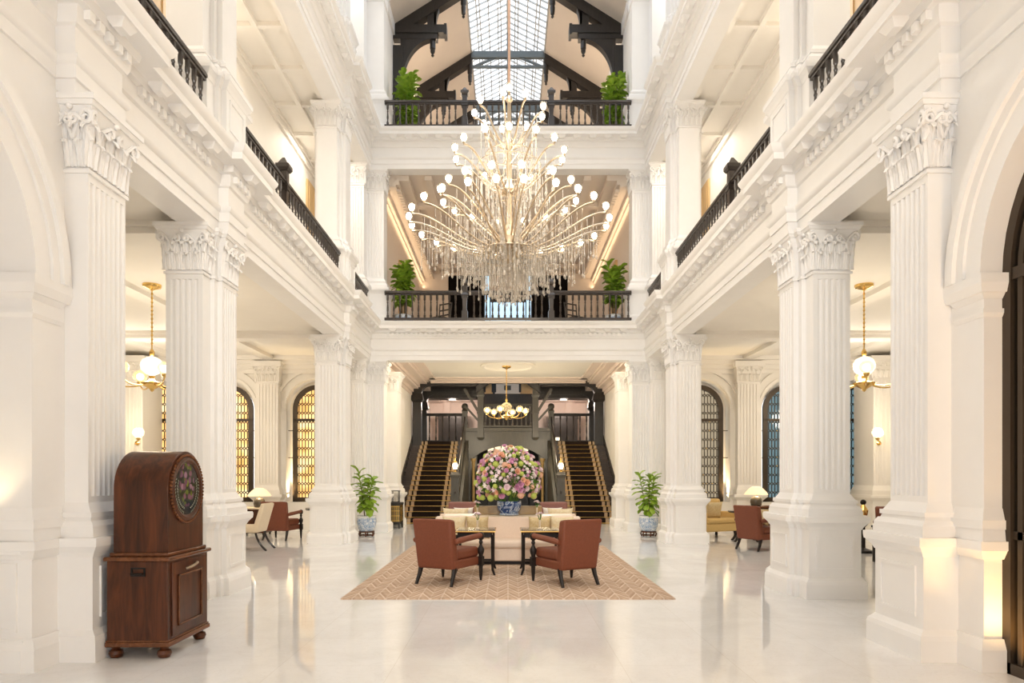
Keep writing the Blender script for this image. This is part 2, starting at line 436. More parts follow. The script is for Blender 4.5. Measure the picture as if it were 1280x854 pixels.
# near walls with their great arches (both sides), pier strip, jamb, impost, dado mouldings
YA, RA, ZS = 4.035, 1.2, 3.04        # arch centre, radius, springing
for s, nm in ((-1, 'wall_left'), (1, 'wall_right')):
    X = 3.65
    def sx(mb):
        for i, p in enumerate(mb.v): mb.v[i] = (p[0]*s, p[1], p[2])
        return mb
    mb = MB()
    yj = YA + RA
    mb.box(X, yj, 0, X+.62, 6.1, 4.62)                                  # strip between arch and pier
    mb.box(X, -2, 0, X+.62, YA-RA, 4.62)
    poly_wall([(YA-RA, 4.62), (YA-RA, ZS)] + arc(YA, ZS, RA, RA, 180, 0, 36)[1:-1] + [(yj, ZS), (yj, 4.62)], 'x', X, X+.62, mb)
    ring(mb, YA, ZS, RA, RA+.17, 'x', X-.03, X)                          # archivolt
    ring(mb, YA, ZS, RA+.17, RA+.25, 'x', X-.055, X)
    ring(mb, YA, ZS, RA+.25, RA+.32, 'x', X-.09, X)
    ring(mb, YA, ZS, RA+.32, RA+.38, 'x', X-.065, X)
    for y0, y1 in ((yj, 5.56), (YA-RA-.4, YA-RA)):
        r = (X, y0, X+.62, y1)
        for z0, z1, o0, o1 in ((0,.17,.05,.05),(.17,.25,.05,.02),(.86,.93,.02,.06),(.93,1.0,.065,.065),(1.0,1.09,.04,.03),(1.09,1.16,.04,.04),(1.16,1.25,.03,.005),
                               (2.72,2.75,.005,.02),(2.75,2.78,.02,.02),(2.86,2.9,.005,.035),(2.9,2.97,.05,.07),(2.97,3.04,.07,.07)):
            mb.frus(r, o0, o1, z0, z1)
    struct(nm, sx(mb), PLASTER)

# side rooms, galleries, upper halls
def both(fn):
    for s in (-1, 1): fn(s)
cnt = {'trim': 2, 'wall': 0}
def side_shell(s):
    side = 'left' if s < 0 else 'right'
    mb = MB()
    mb.box(s*4.04, -2, 4.75, s*13, 18.9, 5.0)
    for y in (8.94, 15.56):                                            # cross beams with a small cornice
        mb.box(s*4.2, y-.22, 4.6, s*13, y+.22, 4.8); mb.box(s*4.2, y-.28, 4.68, s*13, y+.28, 4.8)
    for x in (6.5, 9.0):
        mb.box(s*(x-.15), 5, 4.66, s*(x+.15), 18.8, 4.8)
    struct('ceiling_side_' + side, mb, PLASTER_W)
    struct('wall_outer_' + side, MB().box(s*12.5, 5, 0, s*12.8, 19, 4.8).box(s*4.3, 5.0, 0, s*12.8, 5.15, 4.8), PLASTER_W)
    # gallery floors, outer walls and coffered gallery ceilings
    struct('floor_gallery_' + side, MB().box(s*4.04, -2, 5.3, s*5.4, 24, 5.56).box(s*4.04, -2, 10.35, s*5.4, 24, 10.62), PLASTER)
    for y0, y1 in ((9.2, 11.0), (17.9, 19.4)):
        dm = MB().box(s*5.25, y0, 5.56, s*5.31, y1, 9.3)
        for k in range(3):
            yy = y0+.12+k*(y1-y0-.24)/3; yz = yy+(y1-y0-.24)/3-.1
            for za, zb in ((5.8, 6.8), (6.95, 8.3), (8.5, 9.15)): dm.box(s*5.235, yy, za, s*5.25, yz, zb)
        cnt['door'] = cnt.get('door', 4) + 1; struct('door_%d' % cnt['door'], dm, DOORW)
    struct('wall_gallery_' + side, MB().box(s*5.3, -2, 5.56, s*5.5, 24, 10.4).box(s*5.3, -2, 10.62, s*5.5, 31, 15.2)
           .box(s*5.27, -2, 5.56, s*5.3, 24, 5.8).box(s*5.24, -2, 9.6, s*5.3, 24, 9.8), PLASTER_W)
    mb = MB().box(s*4.04, -2, 9.86, s*5.35, 24, 10.0).box(s*3.45, -2, 14.95, s*5.35, 18.7, 15.1)
    for x in (4.06, 4.62, 5.2): mb.box(s*x, -2, 9.77, s*(x+.1), 24, 9.87)
    for y in [0.4+1.35*i for i in range(17)]: mb.box(s*4.05, y, 9.78, s*5.3, y+.1, 9.87)
    struct('ceiling_gallery_' + side, mb, PLASTER_W)
both(side_shell)

def leaf(mb, pl, u0, z0, w, h, n0=.012, curl=.05):
    rows = 12; vs = []; fs = []
    for i in range(rows+1):
        t = i/rows
        if t < .70: n_ = n0 + .03*(t/.7)**1.5; z = z0 + h*.90*t/.70
        else:
            q = (t-.70)/.30; an = q*pi*.95; n_ = n0 + .03 + curl*(1-cos(an))*.5; z = z0 + h*(.90 + .10*sin(an)) - (curl*.45*max(0, q-.5)*2)
        lobe = 1 - .20*abs(sin(t*pi*4.5))
        ww = w/2*lobe*(1 if t < .62 else math.sqrt(max(.03, 1-((t-.62)/.38)**2)))*(.86+.22*t)
        for k, f in ((-1, -.014), (-.62, .004), (-.28, -.002), (0, .022), (.28, -.002), (.62, .004), (1, -.014)):
            vs.append(pl(u0 + ww*k, max(.002, n_ + f*(1-.5*t)), z))
    for i in range(rows):
        for k in range(6):
            a = i*7+k; fs.append((a, a+1, a+8, a+7))
    mb.add(vs, fs)
def volute(mb, pl, u0, z0, r, dirn):
    pts = []
    for i in range(17):
        a = i/16*2.6*pi; rr = r*(1-.75*i/16)
        pts.append(pl(u0 + dirn*rr*sin(a)*.9, .075 - .02*i/16, z0 + rr*cos(a)))
    mb.tube(pts, [.02*(1-.5*i/16) for i in range(17)], 5)
    mb.tube([pl(u0 - dirn*.13, .03, z0 - .16), pl(u0 - dirn*.08, .045, z0 - .02), pl(u0 - dirn*.02, .07, z0 + r*.95), pl(u0, .075, z0 + r)], .018, 5)
def cap_face(mb, pl, w, z0, h):
    n = max(1, round(w/.125)); d = w/n
    for i in range(n): leaf(mb, pl, -w/2 + d*(i+.5), z0+.02, d*.92, h*.40)
    m = max(1, n-1) if n > 1 else 1
    for i in range(n+1 if n > 1 else 1):
        u = -w/2 + d*i if n > 1 else 0
        leaf(mb, pl, u, z0+.02, d*1.0, h*.66, .004, .06)
    if n > 1:
        for sg in (-1, 1):
            volute(mb, pl, sg*(w/2+.03), z0+h*.77, h*.105, sg)
            volute(mb, pl, sg*w*.13, z0+h*.74, h*.075, -sg)
        mb.ball(pl(0, .08, z0+h*.93), .026, 8, 6)
# end wall of the side rooms with arched windows
WX = (5.28, 7.75, 9.62)
ZB, ZSP, RO = .78, 3.34, .80
def end_wall(s):
    side = 'left' if s < 0 else 'right'
    mb = MB(); xs = 4.0
    edges = []
    for cx in WX:
        a, b = cx-RO, cx+RO
        mb.box(s*xs, 18.7, 0, s*a, 19.15, 4.8)
        mb.box(s*a, 18.7, 0, s*b, 19.15, ZB)
        poly_wall([(s*a, 4.8), (s*a, ZSP)] + [(s*u, w) for u, w in arc(cx, ZSP, RO, RO, 180, 0, 28)[1:-1]] + [(s*b, ZSP), (s*b, 4.8)], 'y', 18.7, 19.15, mb)
        ring(mb, s*cx, ZSP, RO+.22, RO+.30, 'y', 18.63, 18.72); ring(mb, s*cx, ZSP, RO+.02, RO+.10, 'y', 18.66, 18.72)
        ring(mb, s*cx, ZSP, .655, .84, 'y', 19.10, 19.14)
        for q in (-1, 1): mb.box(s*(cx+q*.655), 19.10, ZB, s*(cx+q*.84), 19.14, ZSP)
        xs = b
    mb.box(s*xs, 18.7, 0, s*12.6, 19.15, 4.8)
    for i, (z0, p) in enumerate(((4.30, .05), (4.42, .12), (4.54, .2), (4.64, .28))):
        mb.box(s*(4.0+.003*i), 18.7-p, z0, s*12.6, 18.75, 4.76-.003*i)
    for cx in (6.515, 8.69):
        r = tuple(sorted((s*(cx-.30), s*(cx+.30)))); r = (r[0], 18.45, r[1], 18.8)
        for z0, z1, o0, o1 in ((0,.17,.1,.1),(.17,.25,.1,.05),(.25,.84,.05,.05),(.84,.93,.06,.14),(.93,1,.15,.15),(1,1.12,.06,.06),(1.12,1.25,.05,0),(1.25,4.02,0,0),(4.02,4.05,.02,.02),(4.05,4.45,0,.06),(4.45,4.6,.1,.1)):
            mb.frus(r, o0, o1, z0, z1)
        for k in range(6):
            x = cx-.21+.084*k; mb.box(s*(x-.016), 18.43, 1.3, s*(x+.016), 18.46, 3.98)
        cap_face(mb, lambda u, n, z, c=s*cx: (c+u, 18.45-n, z), .58, 4.03, .5)
    # free-standing pilaster that carries the wall light
    r = tuple(sorted((s*9.5, s*10.2))); r = (r[0], 17.75, r[1], 18.75)
    for z0, z1, o0, o1 in ((0,.17,.1,.1),(.17,.25,.1,.05),(.25,.84,.05,.05),(.84,.93,.06,.14),(.93,1,.15,.15),(1,1.12,.06,.06),(1.12,1.25,.05,0),(1.25,4.02,0,0),(4.02,4.05,.02,.02),(4.05,4.45,0,.06),(4.45,4.62,.1,.1)):
        mb.frus(r, o0, o1, z0, z1)
    for k in range(7):
        x = 9.56+.096*k; mb.box(s*(x-.016), 17.73, 1.3, s*(x+.016), 17.76, 3.98)
    cap_face(mb, lambda u, n, z: (s*9.85+u, 17.75-n, z), .68, 4.03, .5)
    struct('wall_end_' + side, mb, PLASTER_W)
both(end_wall)

# lattice windows (bronze frame, lattice, lit or clear pane)
def lattice_mb(hw, zb, zs, pitch, rowh, wbar=.022, arch=True):
    mb = MB(); ncol = int(2*hw/pitch); z_top = zs + hw if arch else zs
    def inside(x, z):
        if abs(x) > hw-.02 or z < zb: return False
        if z > zs: return arch and (x*x + (z-zs)**2 < (hw-.03)**2)
        return True
    def seg(x0, z0, x1, z1):
        if inside(x0, z0) and inside(x1, z1): mb.bar((x0, 0, z0), (x1, 0, z1), wbar, .03, (0,1,0))
    z = zb + .05; j = 0; h = rowh*.30
    while z < z_top:
        for i in range(-ncol//2, ncol//2+1):
            x = i*pitch
            seg(x, z, x, z+rowh-h)                                   # long straight sides
            for sgn in (-1, 1):
                seg(x, z+rowh-h, x+sgn*pitch/2, z+rowh-h/2); seg(x+sgn*pitch/2, z+rowh-h/2, x, z+rowh)
        z += rowh
    return mb
def frame_mb(hw, zb, zs, w=.09, d=.10, transom=None):
    mb = MB()
    mb.box(-hw, -d/2, zb, -hw+w, d/2, zs).box(hw-w, -d/2, zb, hw, d/2, zs).box(-hw, -d/2, zb, hw, d/2, zb+w)
    ring(mb, 0, zs, hw-w, hw, 'y', -d/2, d/2, n=24)
    if transom: mb.box(-hw, -d/2, transom-.035, hw, d/2, transom+.035)
    return mb
def pane_mb(hw, zb, zs):
    return poly_wall([(-hw, zb), (hw, zb)] + arc(0, zs, hw, hw, 0, 180, 24)[0:], 'y', .03, .045)
hw = .68
lat_me = lattice_mb(hw, ZB, ZSP, .086, .245, .018).mesh('lattice', BRONZE)
fr_me = frame_mb(hw, ZB, ZSP, w=.125, transom=3.05).mesh('window_frame', BRONZE)
pane_me = {k: pane_mb(hw-.02, ZB+.02, ZSP).mesh('pane', m) for k, m in (('a', AMBER), ('g', PANE_G), ('b', PANE_B))}
stud_me = None
n = 0
for s, pk in ((-1, 'aaa'), (1, 'gbb')):
    for cx, k in zip(WX, pk):
        n += 1; r = sroot('window_%d' % n); r.location = (s*cx, 18.95, 0)
        for nm, me in (('window_frame', fr_me), ('lattice', lat_me), ('pane', pane_me[k])):
            inst(nm, me, r, (0, 0, 0))
        mb = MB()
        if s > 0:
            for q in range(26):
                i = rnd.randint(-4, 4); j = rnd.randint(0, 8)
                mb.ball((i*.086+.043, -.03, ZB+.05+.245*j+.245*.85), .02, 6, 4)
            mb.build('gilt_stud', BRASS, r)
        for z in (2.0, 2.75):
            mb2 = MB().bar((hw*s*-1*-1 if False else (hw if s > 0 else hw), -.05, z), (hw+.16, -.05, z), .02, .02).box(hw+.13, -.08, z-.03, hw+.16, -.02, z+.03)
            mb2.bar((-hw, -.05, z), (-hw-.16, -.05, z), .02, .02).box(-hw-.16, -.08, z-.03, -hw-.13, -.02, z+.03)
            mb2.build('bracket', BRONZE, r)
# the great grille at the right-hand edge
r = sroot('window_7'); r.location = (3.86, YA, 0); r.rotation_euler = (0, 0, pi/2)
fm = frame_mb(RA+.0, 0, ZS, w=.085, d=.14); fm.box(-RA, -.06, ZS-.06, RA, .06, ZS+.03)
for z in (1.05,): fm.box(-RA, -.05, z-.03, RA, .05, z+.03)
ring(fm, 0, ZS, RA-.18, RA-.13, 'y', -.05, .05); fm.box(-RA+.13, -.05, 0, -RA+.18, .05, ZS); fm.box(RA-.18, -.05, 0, RA-.13, .05, ZS); fm.box(-.05, -.06, 0, .05, .06, ZS)
fm.build('window_frame', BRONZE, r)
lattice_mb(RA-.17, .05, ZS, .15, .36, .024).build('lattice', BRONZE, r)
poly_wall([(-RA+.04, .04), (RA-.04, .04)] + arc(0, ZS, RA-.04, RA-.04, 0, 180, 30), 'y', -.045, -.03).build('pane', PANE_G, r)
# entrance wall behind the viewer, with its three doorways
struct('wall_entrance', MB().box(-13, -2.6, 0, -3.2, -2.3, 6).box(3.2, -2.6, 0, 13, -2.3, 6).box(-13, -2.6, 3.4, 13, -2.3, 15.5).box(-1.3, -2.6, 0, -1.1, -2.3, 4.4).box(1.1, -2.6, 0, 1.3, -2.3, 4.4), PLASTER)
# blind recess behind the left arch
struct('wall_recess', MB().box(-4.9, 1.5, 0, -4.6, 6, 4.7).box(-4.9, 5.236, 0, -4.2, 5.4, 4.7)
       .box(-4.6, 5.18, 0, -3.7, 5.24, .17).box(-4.6, 5.2, .17, -3.7, 5.24, .24).box(-4.6, 5.18, .9, -3.7, 5.24, 1.0)
       .box(-4.5, 5.215, .3, -3.76, 5.24, .33).box(-4.5, 5.215, .80, -3.76, 5.24, .83).box(-3.79, 5.215, .33, -3.76, 5.24, .80), PLASTER)

# ------------------------------------------------------------------ giant-order piers
def fl_poly(rect, sides, pitch=.072, r=.025):
    x0,y0,x1,y1 = rect; P = [(x0,y0),(x1,y0),(x1,y1),(x0,y1)]; out = []
    for i in range(4):
        a = Vector(P[i]); b = Vector(P[(i+1)%4]); out.append(tuple(a))
        if i in sides:
            d = (b-a); L = d.length; d.normalize(); nin = Vector((-d.y, d.x)); n = int((L-.03)/pitch); off = (L-n*pitch)/2
            for k in range(n):
                c = a + d*(off + pitch*(k+.5))
                for q in range(6):
                    an = pi*q/5; out.append(tuple(c - d*r*cos(an) + nin*r*.9*sin(an)))
    return out
def panel(mb, pl, u0, u1, z0, z1, w=.03, t=.016):
    for a, b, c, d in ((u0,u1,z0,z0+w),(u0,u1,z1-w,z1),(u0,u0+w,z0+w+.001,z1-w-.001),(u1-w,u1,z0+w+.001,z1-w-.001)):
        p = pl(a, 0, c); q = pl(b, t, d); mb.box(*p, *q)
PED = [(0,.17,.145,.145),(.17,.21,.145,.135),(.21,.25,.13,.095),(.25,.84,.09,.09),(.84,.88,.095,.115),(.88,.93,.115,.155),(.93,.97,.16,.165),(.97,1.0,.165,.165)]
BASE = [(1.0,1.06,.105,.105),(1.06,1.09,.10,.10),(1.09,1.13,.10,.075),(1.13,1.16,.06,.05),(1.16,1.20,.065,.065),(1.20,1.28,.045,.0)]
def order(root, rects, z0, zc0, zc1, flutes, faces, panels, pedh=1.0, extra=()):
    mb = MB()
    for i, r in enumerate(rects):
        for a, b, o0, o1 in PED: mb.frus(r, o0, o1, z0+a*pedh+(.0012*i if a else 0), z0+b*pedh+.0012*i)
    for pl, wd in panels: panel(mb, pl, -wd/2+.05, wd/2-.05, z0+.34*pedh, z0+.76*pedh)
    mb.build('pedestal', PLASTER, root)
    mb = MB()
    for i, r in enumerate(rects):
        for a, b, o0, o1 in BASE: mb.frus(r, o0, o1, z0+pedh+a-1+.0012*i, z0+pedh+b-1+.0012*i)
    mb.build('base', PLASTER, root)
    mb = MB(); zb = z0+pedh+.28
    for i, r in enumerate(rects):
        if flutes.get(i):
            mb.box(r[0], r[1], zb, r[2], r[3], zb+.05); mb.box(r[0], r[1], zc0-.09, r[2], r[3], zc0)
            mb.prism(fl_poly(r, flutes[i]), lambda u, w, t: (u, w, t), zb+.05, zc0-.09)
        else: mb.box(r[0], r[1], zb, r[2], r[3], zc0)
    mb.build('shaft', PLASTER, root, ang=.9)
    mb = MB(); h = zc1-zc0
    for r in rects:
        mb.frus(r, .02, .02, zc0-.03, zc0).frus(r, 0, .015, zc0, zc0+h*.6).frus(r, .015, .07, zc0+h*.6, zc0+h*.86)
        mb.frus(r, .085, .10, zc0+h*.86, zc0+h*.92).frus(r, .11, .11, zc0+h*.92, zc1)
    for pl, wd in faces: cap_face(mb, pl, wd, zc0, h*.9)
    mb.build('capital', PLASTER, root, ang=.75)
def srect(s, x0, y0, x1, y1):
    a, b = sorted((s*x0, s*x1)); return (a, y0, b, y1)
def pier(s, yc, z0, zc0, zc1, fluted=True, pedh=1.0):
    root = sroot('column')
    A = srect(s, 3.765, yc-.52, 4.22, yc+.52); B = srect(s, 3.645, yc-.225, 4.34, yc+.225); C = srect(s, 3.71, yc-.31, 4.275, yc+.31)
    inner = 3 if s > 0 else 1
    fl = {0: (0,), 1: (inner,)} if fluted else {}
    front = lambda u, n, z: (s*3.9925 + u, yc-.52-n, z)
    inn = lambda u, n, z: (s*(3.645-n), yc+u, z)
    fside = lambda u, n, z: (s*(3.765-n), yc-.42+u, z)
    pf = lambda u, n, z: (s*3.9925 + u, yc-.61-n, z); pi_ = lambda u, n, z: (s*(3.555-n), yc+u, z)
    order(root, [A, B, C], z0, zc0, zc1, fl, [(front, .455), (inn, .45), (fside, .19)], [(pf, .56), (pi_, .56)], pedh)
    return root
for s in (-1, 1):
    for yc in (8.94, 15.56):
        pier(s, yc, 0, 4.02, 4.6)
        pier(s, yc, 5.58, 9.20, 9.73, fluted=False, pedh=.95)
        pier(s, yc, 10.71, 14.3, 14.9, fluted=False, pedh=.9)
    # near pier against the arch wall
    root = sroot('column'); inner = 3 if s > 0 else 1
    r = srect(s, 3.455, 5.62, 4.25, 6.165)
    inn = lambda u, n, z: (s*(3.455-n), 5.8925+u, z); fr = lambda u, n, z: (s*3.56+u, 5.62-n, z)
    pi_ = lambda u, n, z: (s*(3.365-n), 5.8925+u, z)
    order(root, [r], 0, 4.02, 4.6, {0: (inner,)}, [(inn, .545), (fr, .2)], [(pi_, .64)])
    # corner pier: a fluted pilaster to the front, a second block under the end beam
    for z0, c0, c1, flt, ph in ((0, 4.02, 4.6, True, 1), (5.58, 9.2, 9.73, True, .95), (10.71, 14.3, 14.9, False, .9)):
        root = sroot('column')
        A = srect(s, 3.80, 18.0, 4.2, 18.8); B = srect(s, 3.34, 18.36, 3.83, 18.84)
        f1 = lambda u, n, z: (s*4.0+u, 18.0-n, z); f2 = lambda u, n, z: (s*3.585+u, 18.36-n, z); f3 = lambda u, n, z: (s*(3.34-n), 18.6+u, z)
        order(root, [A, B], z0, c0, c1, {0: (0,), 1: (0,)} if flt else {}, [(f1, .4), (f2, .49), (f3, .48)], [], ph)
# ------------------------------------------------------------------ stair hall behind the end beam
struct('wall_hall_left', MB().box(-3.9, 18.84, 0, -3.65, 34, 5.3), PLASTER_W)
struct('wall_hall_right', MB().box(3.65, 18.84, 0, 3.9, 34, 5.3), PLASTER_W)
struct('ceiling_hall', MB().box(-3.8, 18.7, 5.12, 3.8, 26.1, 5.3).box(-3.8, 26.1, 5.2, -1.35, 34, 5.3).box(1.35, 26.1, 5.2, 3.8, 34, 5.3)
       .lathe([(.9, 0), (.9, -.05), (.78, -.07), (.74, -.02), (.0, -.02)], (0, 22.4, 5.12), 32), PLASTER_W)
mb = MB()
for s in (-1, 1):
    for i, (u, z) in enumerate(((.06, 4.55), (.12, 4.66), (.30, 4.78), (.36, 4.84), (.62, 4.96), (.70, 5.02), (.98, 5.07))):
        mb.box(s*(3.67-u), 18.8+.004*i, z, s*(3.67+.002*i), 25.7, 5.13)
for i, (u, z) in enumerate(((.1, 4.98), (.3, 5.03), (.6, 5.07))):
    mb.box(-2.9, 25.6-u, z, 2.9, 25.7, 5.13); mb.box(-2.9, 18.7, z, 2.9, 18.8+u, 5.13)
struct('trim_3', mb, PINKP)
for s in (-1, 1):
    root = sroot('column')
    r = srect(s, 3.25, 20.1, 3.70, 20.75)
    order(root, [r], 0, 4.02, 4.55, {}, [(lambda u, n, z, s=s: (s*3.47+u, 20.1-n, z), .4)], [])
struct('wall_hall_rear', MB().box(-3.8, 32, 2.8, -1.3, 32.2, 5.3).box(1.3, 32, 2.8, 3.8, 32.2, 5.3).box(-3.6, 33.2, 0, 3.6, 33.4, 3.3), PINKP)
mb = MB()
for s in (-1, 1):
    for y in (26.6, 28, 29.4, 30.8): mb.box(s*1.4, y, 5.06, s*3.6, y+.16, 5.2)
    mb.box(s*3.1, 26.2, 4.9, s*3.66, 32, 5.2); mb.box(s*1.3, 31.5, 4.95, s*3.4, 32, 5.2)
    mb.box(s*2.7, 31.85, 2.8, s*3.0, 32.05, 5.0)
struct('trim_4', mb, PINKP)
# landings, arched screen wall between the flights, dark passage
struct('floor_landing', MB().box(-3.66, 26.16, 2.6, -1.6, 32.1, 2.8).box(1.6, 26.16, 2.6, 3.66, 32.1, 2.8).box(-1.6, 26.14, 3.05, 1.6, 30.2, 3.28), TREAD)
AH, AZ, AC = 1.42, 2.10, 2.66
rise = AC-AZ; Rr = (AH*AH+rise*rise)/(2*rise); aa = math.degrees(math.asin(AH/Rr))
arcp = arc(0, AC-Rr, Rr, Rr, 90+aa, 90-aa, 24)
mb = MB(); poly_wall([(-1.62, 3.3), (-1.62, 0), (-AH, 0), (-AH, AZ)] + arcp[1:-1] + [(AH, AZ), (AH, 0), (1.62, 0), (1.62, 3.3)], 'y', 26.0, 26.25, mb)
oa = arc(0, AC-Rr, Rr+.10, Rr+.10, 90+aa, 90-aa, 24)
for i in range(24): poly_wall([arcp[i], arcp[i+1], oa[i+1], oa[i]], 'y', 25.95, 26.0, mb)
mb.box(-1.62, 25.93, 3.2, 1.62, 26.0, 3.32)
for x in (-.62, -.2, .2, .62): mb.box(x-.01, 25.985, 2.8, x+.01, 26, 3.2)
for s in (-1, 1):                                                     # panelled sides below the flights
    poly_wall([(21.45, 0), (26.0, 0), (26.0, 2.85), (21.45, .25)], 'x', s*1.50, s*1.60, mb)
struct('wall_stair_arch', mb, GREYW)
struct('wall_passage', MB().box(-1.6, 26.3, 0, -1.45, 33, 3.05).box(1.45, 26.3, 0, 1.6, 33, 3.05).box(-1.45, 32.8, 0, -1.02, 32.9, 3.05).box(1.02, 32.8, 0, 1.45, 32.9, 3.05).box(-1.45, 26.3, 3.0, 1.45, 33, 3.05), BLACKW)  # black walls and end strips put the passage's darkness into their colour
for s in (-1, 1):
    struct('column', MB().lathe([(.09,0),(.09,.1),(.055,.14),(.05,1.9),(.07,1.95),(.055,2.0),(.10,2.1),(.10,2.16)], (s*1.31, 25.9, 0), 14), WOODT)
r = sroot('window_8'); r.location = (0, 33.0, 0)
MB().box(-1.0, .05, 1.9, 1.0, .07, 3.0).build('pane', emit('lit_cream_glass', (1,.80,.52), 1.0), r)
mb = MB()
for x in (-1.0, -.66, -.33, 0, .33, .66, 1.0): mb.box(x-.025, 0, 2.68, x+.025, .05, 3.0)
mb.box(-1.05, 0, 2.62, 1.05, .05, 2.7); mb.box(-1.05, 0, 0, 1.05, .1, 1.9); mb.box(-1.06, 0, 0, -.98, .05, 3.0).box(.98, 0, 0, 1.06, .05, 3.0)  # includes a solid black panel that darkens the passage below the lit pane
mb.build('window_frame', BLACKW, r)
# black timber screen across the hall at the stair head
mb = MB()
for s in (-1, 1):
    for y, z1 in ((25.75, 4.9), (27.4, 4.75)):
        mb.box(s*3.27, y, 2.8 if y > 26 else 2.6, s*3.60, y+.24, z1-.55)
        mb.frus(srect(s, 3.27, y, 3.60, y+.24), .0, .07, z1-.62, z1-.52).frus(srect(s, 3.27, y, 3.60, y+.24), .07, .03, z1-.52, z1-.3)
        poly_wall([(s*3.66, z1-.35), (s*3.66, 5.13), (s*1.2, 5.13), (s*1.2, z1), (s*2.98, z1)] + [(s*u, w) for u, w in arc(2.98, z1-.35, .29, .35, 90, 0, 8)], 'y', y-.02, y+.26, mb)
    poly_wall([(s*1.2, 4.62), (s*1.2, 4.9), (s*.85, 5.13), (s*.55, 5.13)], 'y', 25.73, 26.0, mb)
mb.box(-1.25, 25.74, 5.0, 1.25, 25.98, 5.13)
for s in (-1, 1): mb.box(s*1.25, 27.4, 4.62, s*3.3, 28.2, 4.78)
struct('trim_5', mb, BLACKW)
# centre balcony: turned posts, balustrade, dark rear panelling with pictures
struct('wall_balcony_rear', MB().box(-1.34, 30, 3.2, 1.34, 30.2, 6.4).box(-1.34, 26.1, 5.14, -1.3, 30, 6.4).box(1.3, 26.1, 5.14, 1.34, 30, 6.4).box(-1.34, 26.1, 6.4, 1.34, 30.2, 6.5), BLACKW)
for i, (x0, x1, m, lb, c) in enumerate(((-.98, -.72, DOORW, 'narrow tan panel hung high behind the stair balcony, nearest the music cabinet side', 'wall panel'),
        (-.52, .48, PICT, 'wide pale framed picture hung high behind the stair balcony', 'picture'), (.58, 1.2, DOORW, 'broad tan panel hung high behind the stair balcony beside the pale picture', 'wall panel'))):
    t = thing('wall_panel' if m is DOORW else 'framed_picture', lb, c, ((x0+x1)/2, 29.98, 5.36)); a = (x1-x0)/2
    MB().box(-a, -.03, -.2, a, 0, .2).box(-a-.05, -.05, .2, a+.05, 0, .25).box(-a-.05, -.05, -.25, a+.05, 0, -.2).build('frame', m if m is DOORW else WHITEF, t)
    MB().box(-a*.3, -.04, -.1, a*.3, -.031, .1).build('picture', GREYW if m is PICT else DOORW, t)
BAL = [(.032,0),(.032,.10),(.018,.12),(.024,.15),(.016,.18),(.027,.28),(.022,.40),(.015,.50),(.024,.53),(.016,.56),(.020,.60),(.030,.64),(.030,.80)]
bal_me = {}
def baluster(mat, h):
    k = (mat.name, round(h, 2))
    if k not in bal_me:
        f = h/.80
        bal_me[k] = MB().lathe([(r, z*f) for r, z in BAL], (0,0,0), 8).mesh('baluster', mat)
    return bal_me[k]
def newel_mb(h, w=.16):
    mb = MB(); a = w/2
    def b(z0, z1, f0, f1=None): mb.frus((-a*f0, -a*f0, a*f0, a*f0), 0, a*((f1 or f0)-f0), z0, z1)
    b(0, .30, 1.0); b(.30, .36, .7); b(.36, h*.58, .62, .8); b(h*.58, h*.64, 1.05); b(h*.64, h*.70, 1.25, .8); b(h*.70, h*.86, .8)
    b(h*.86, h*.90, 1.0, 1.35); b(h*.90, h*.95, 1.35); b(h*.95, h*1.06, 1.1, .25)
    return mb
def railing(label, p0, p1, zf, zt, mat, newels=(), step=.16, group=None, ends=True, name='balustrade'):
    """railing from p0 to p1 (plan), floor zf, top zt"""
    t = thing(name, label, 'railing', (p0[0], p0[1], zf), 0, group)
    d = Vector((p1[0]-p0[0], p1[1]-p0[1])); L = d.length; t.rotation_euler = (0, 0, math.atan2(d.y, d.x)); h = zt-zf
    MB().box(0, -.055, h-.075, L, .055, h-.03).box(0, -.038, h-.03, L, .038, h).box(0, -.035, h-.11, L, .035, h-.075).build('handrail', mat, t, bevel=.01)
    MB().box(0, -.04, .06, L, .04, .12).build('bottom_rail', mat, t)
    me = baluster(mat, h-.23); n = int(L/step)
    for i in range(n):
        x = (i+.5)*L/n
        if any(abs(x-q) < .1 for q in newels): continue
        inst('baluster', me, t, (x, 0, .12))
    for q in newels: newel_mb(h+.28).build('newel', mat, t, loc=(q, 0, 0))
    return t
for s, sd in ((-1, 'on the music cabinet side'), (1, 'on the tall grille side')):
    railing('short dark gallery railing nearest the viewer, ' + sd, (s*3.71, 6.3), (s*3.71, 8.32), 5.56, 6.42, RAILW)
    railing('long dark gallery railing with pointed newel, ' + sd, (s*3.71, 9.56), (s*3.71, 14.94), 5.56, 6.42, RAILW, newels=(1.75,))
    railing('far short dark gallery railing between white piers, ' + sd, (s*3.71, 16.2), (s*3.71, 17.95), 5.56, 6.42, RAILW)
railing('dark railing across the far end just behind the hanging chandelier', (-3.28, 18.15), (3.28, 18.15), 5.58, 6.42, RAILW, newels=(2.13, 4.43))
railing('uppermost dark railing across the far end under the roof trusses', (-3.28, 18.15), (3.28, 18.15), 10.71, 11.48, RAILW, newels=(2.13, 4.43))
railing('dark balcony railing above the arch between the two stair flights', (-.95, 26.05), (.95, 26.05), 3.3, 4.25, GREYW, step=.17)
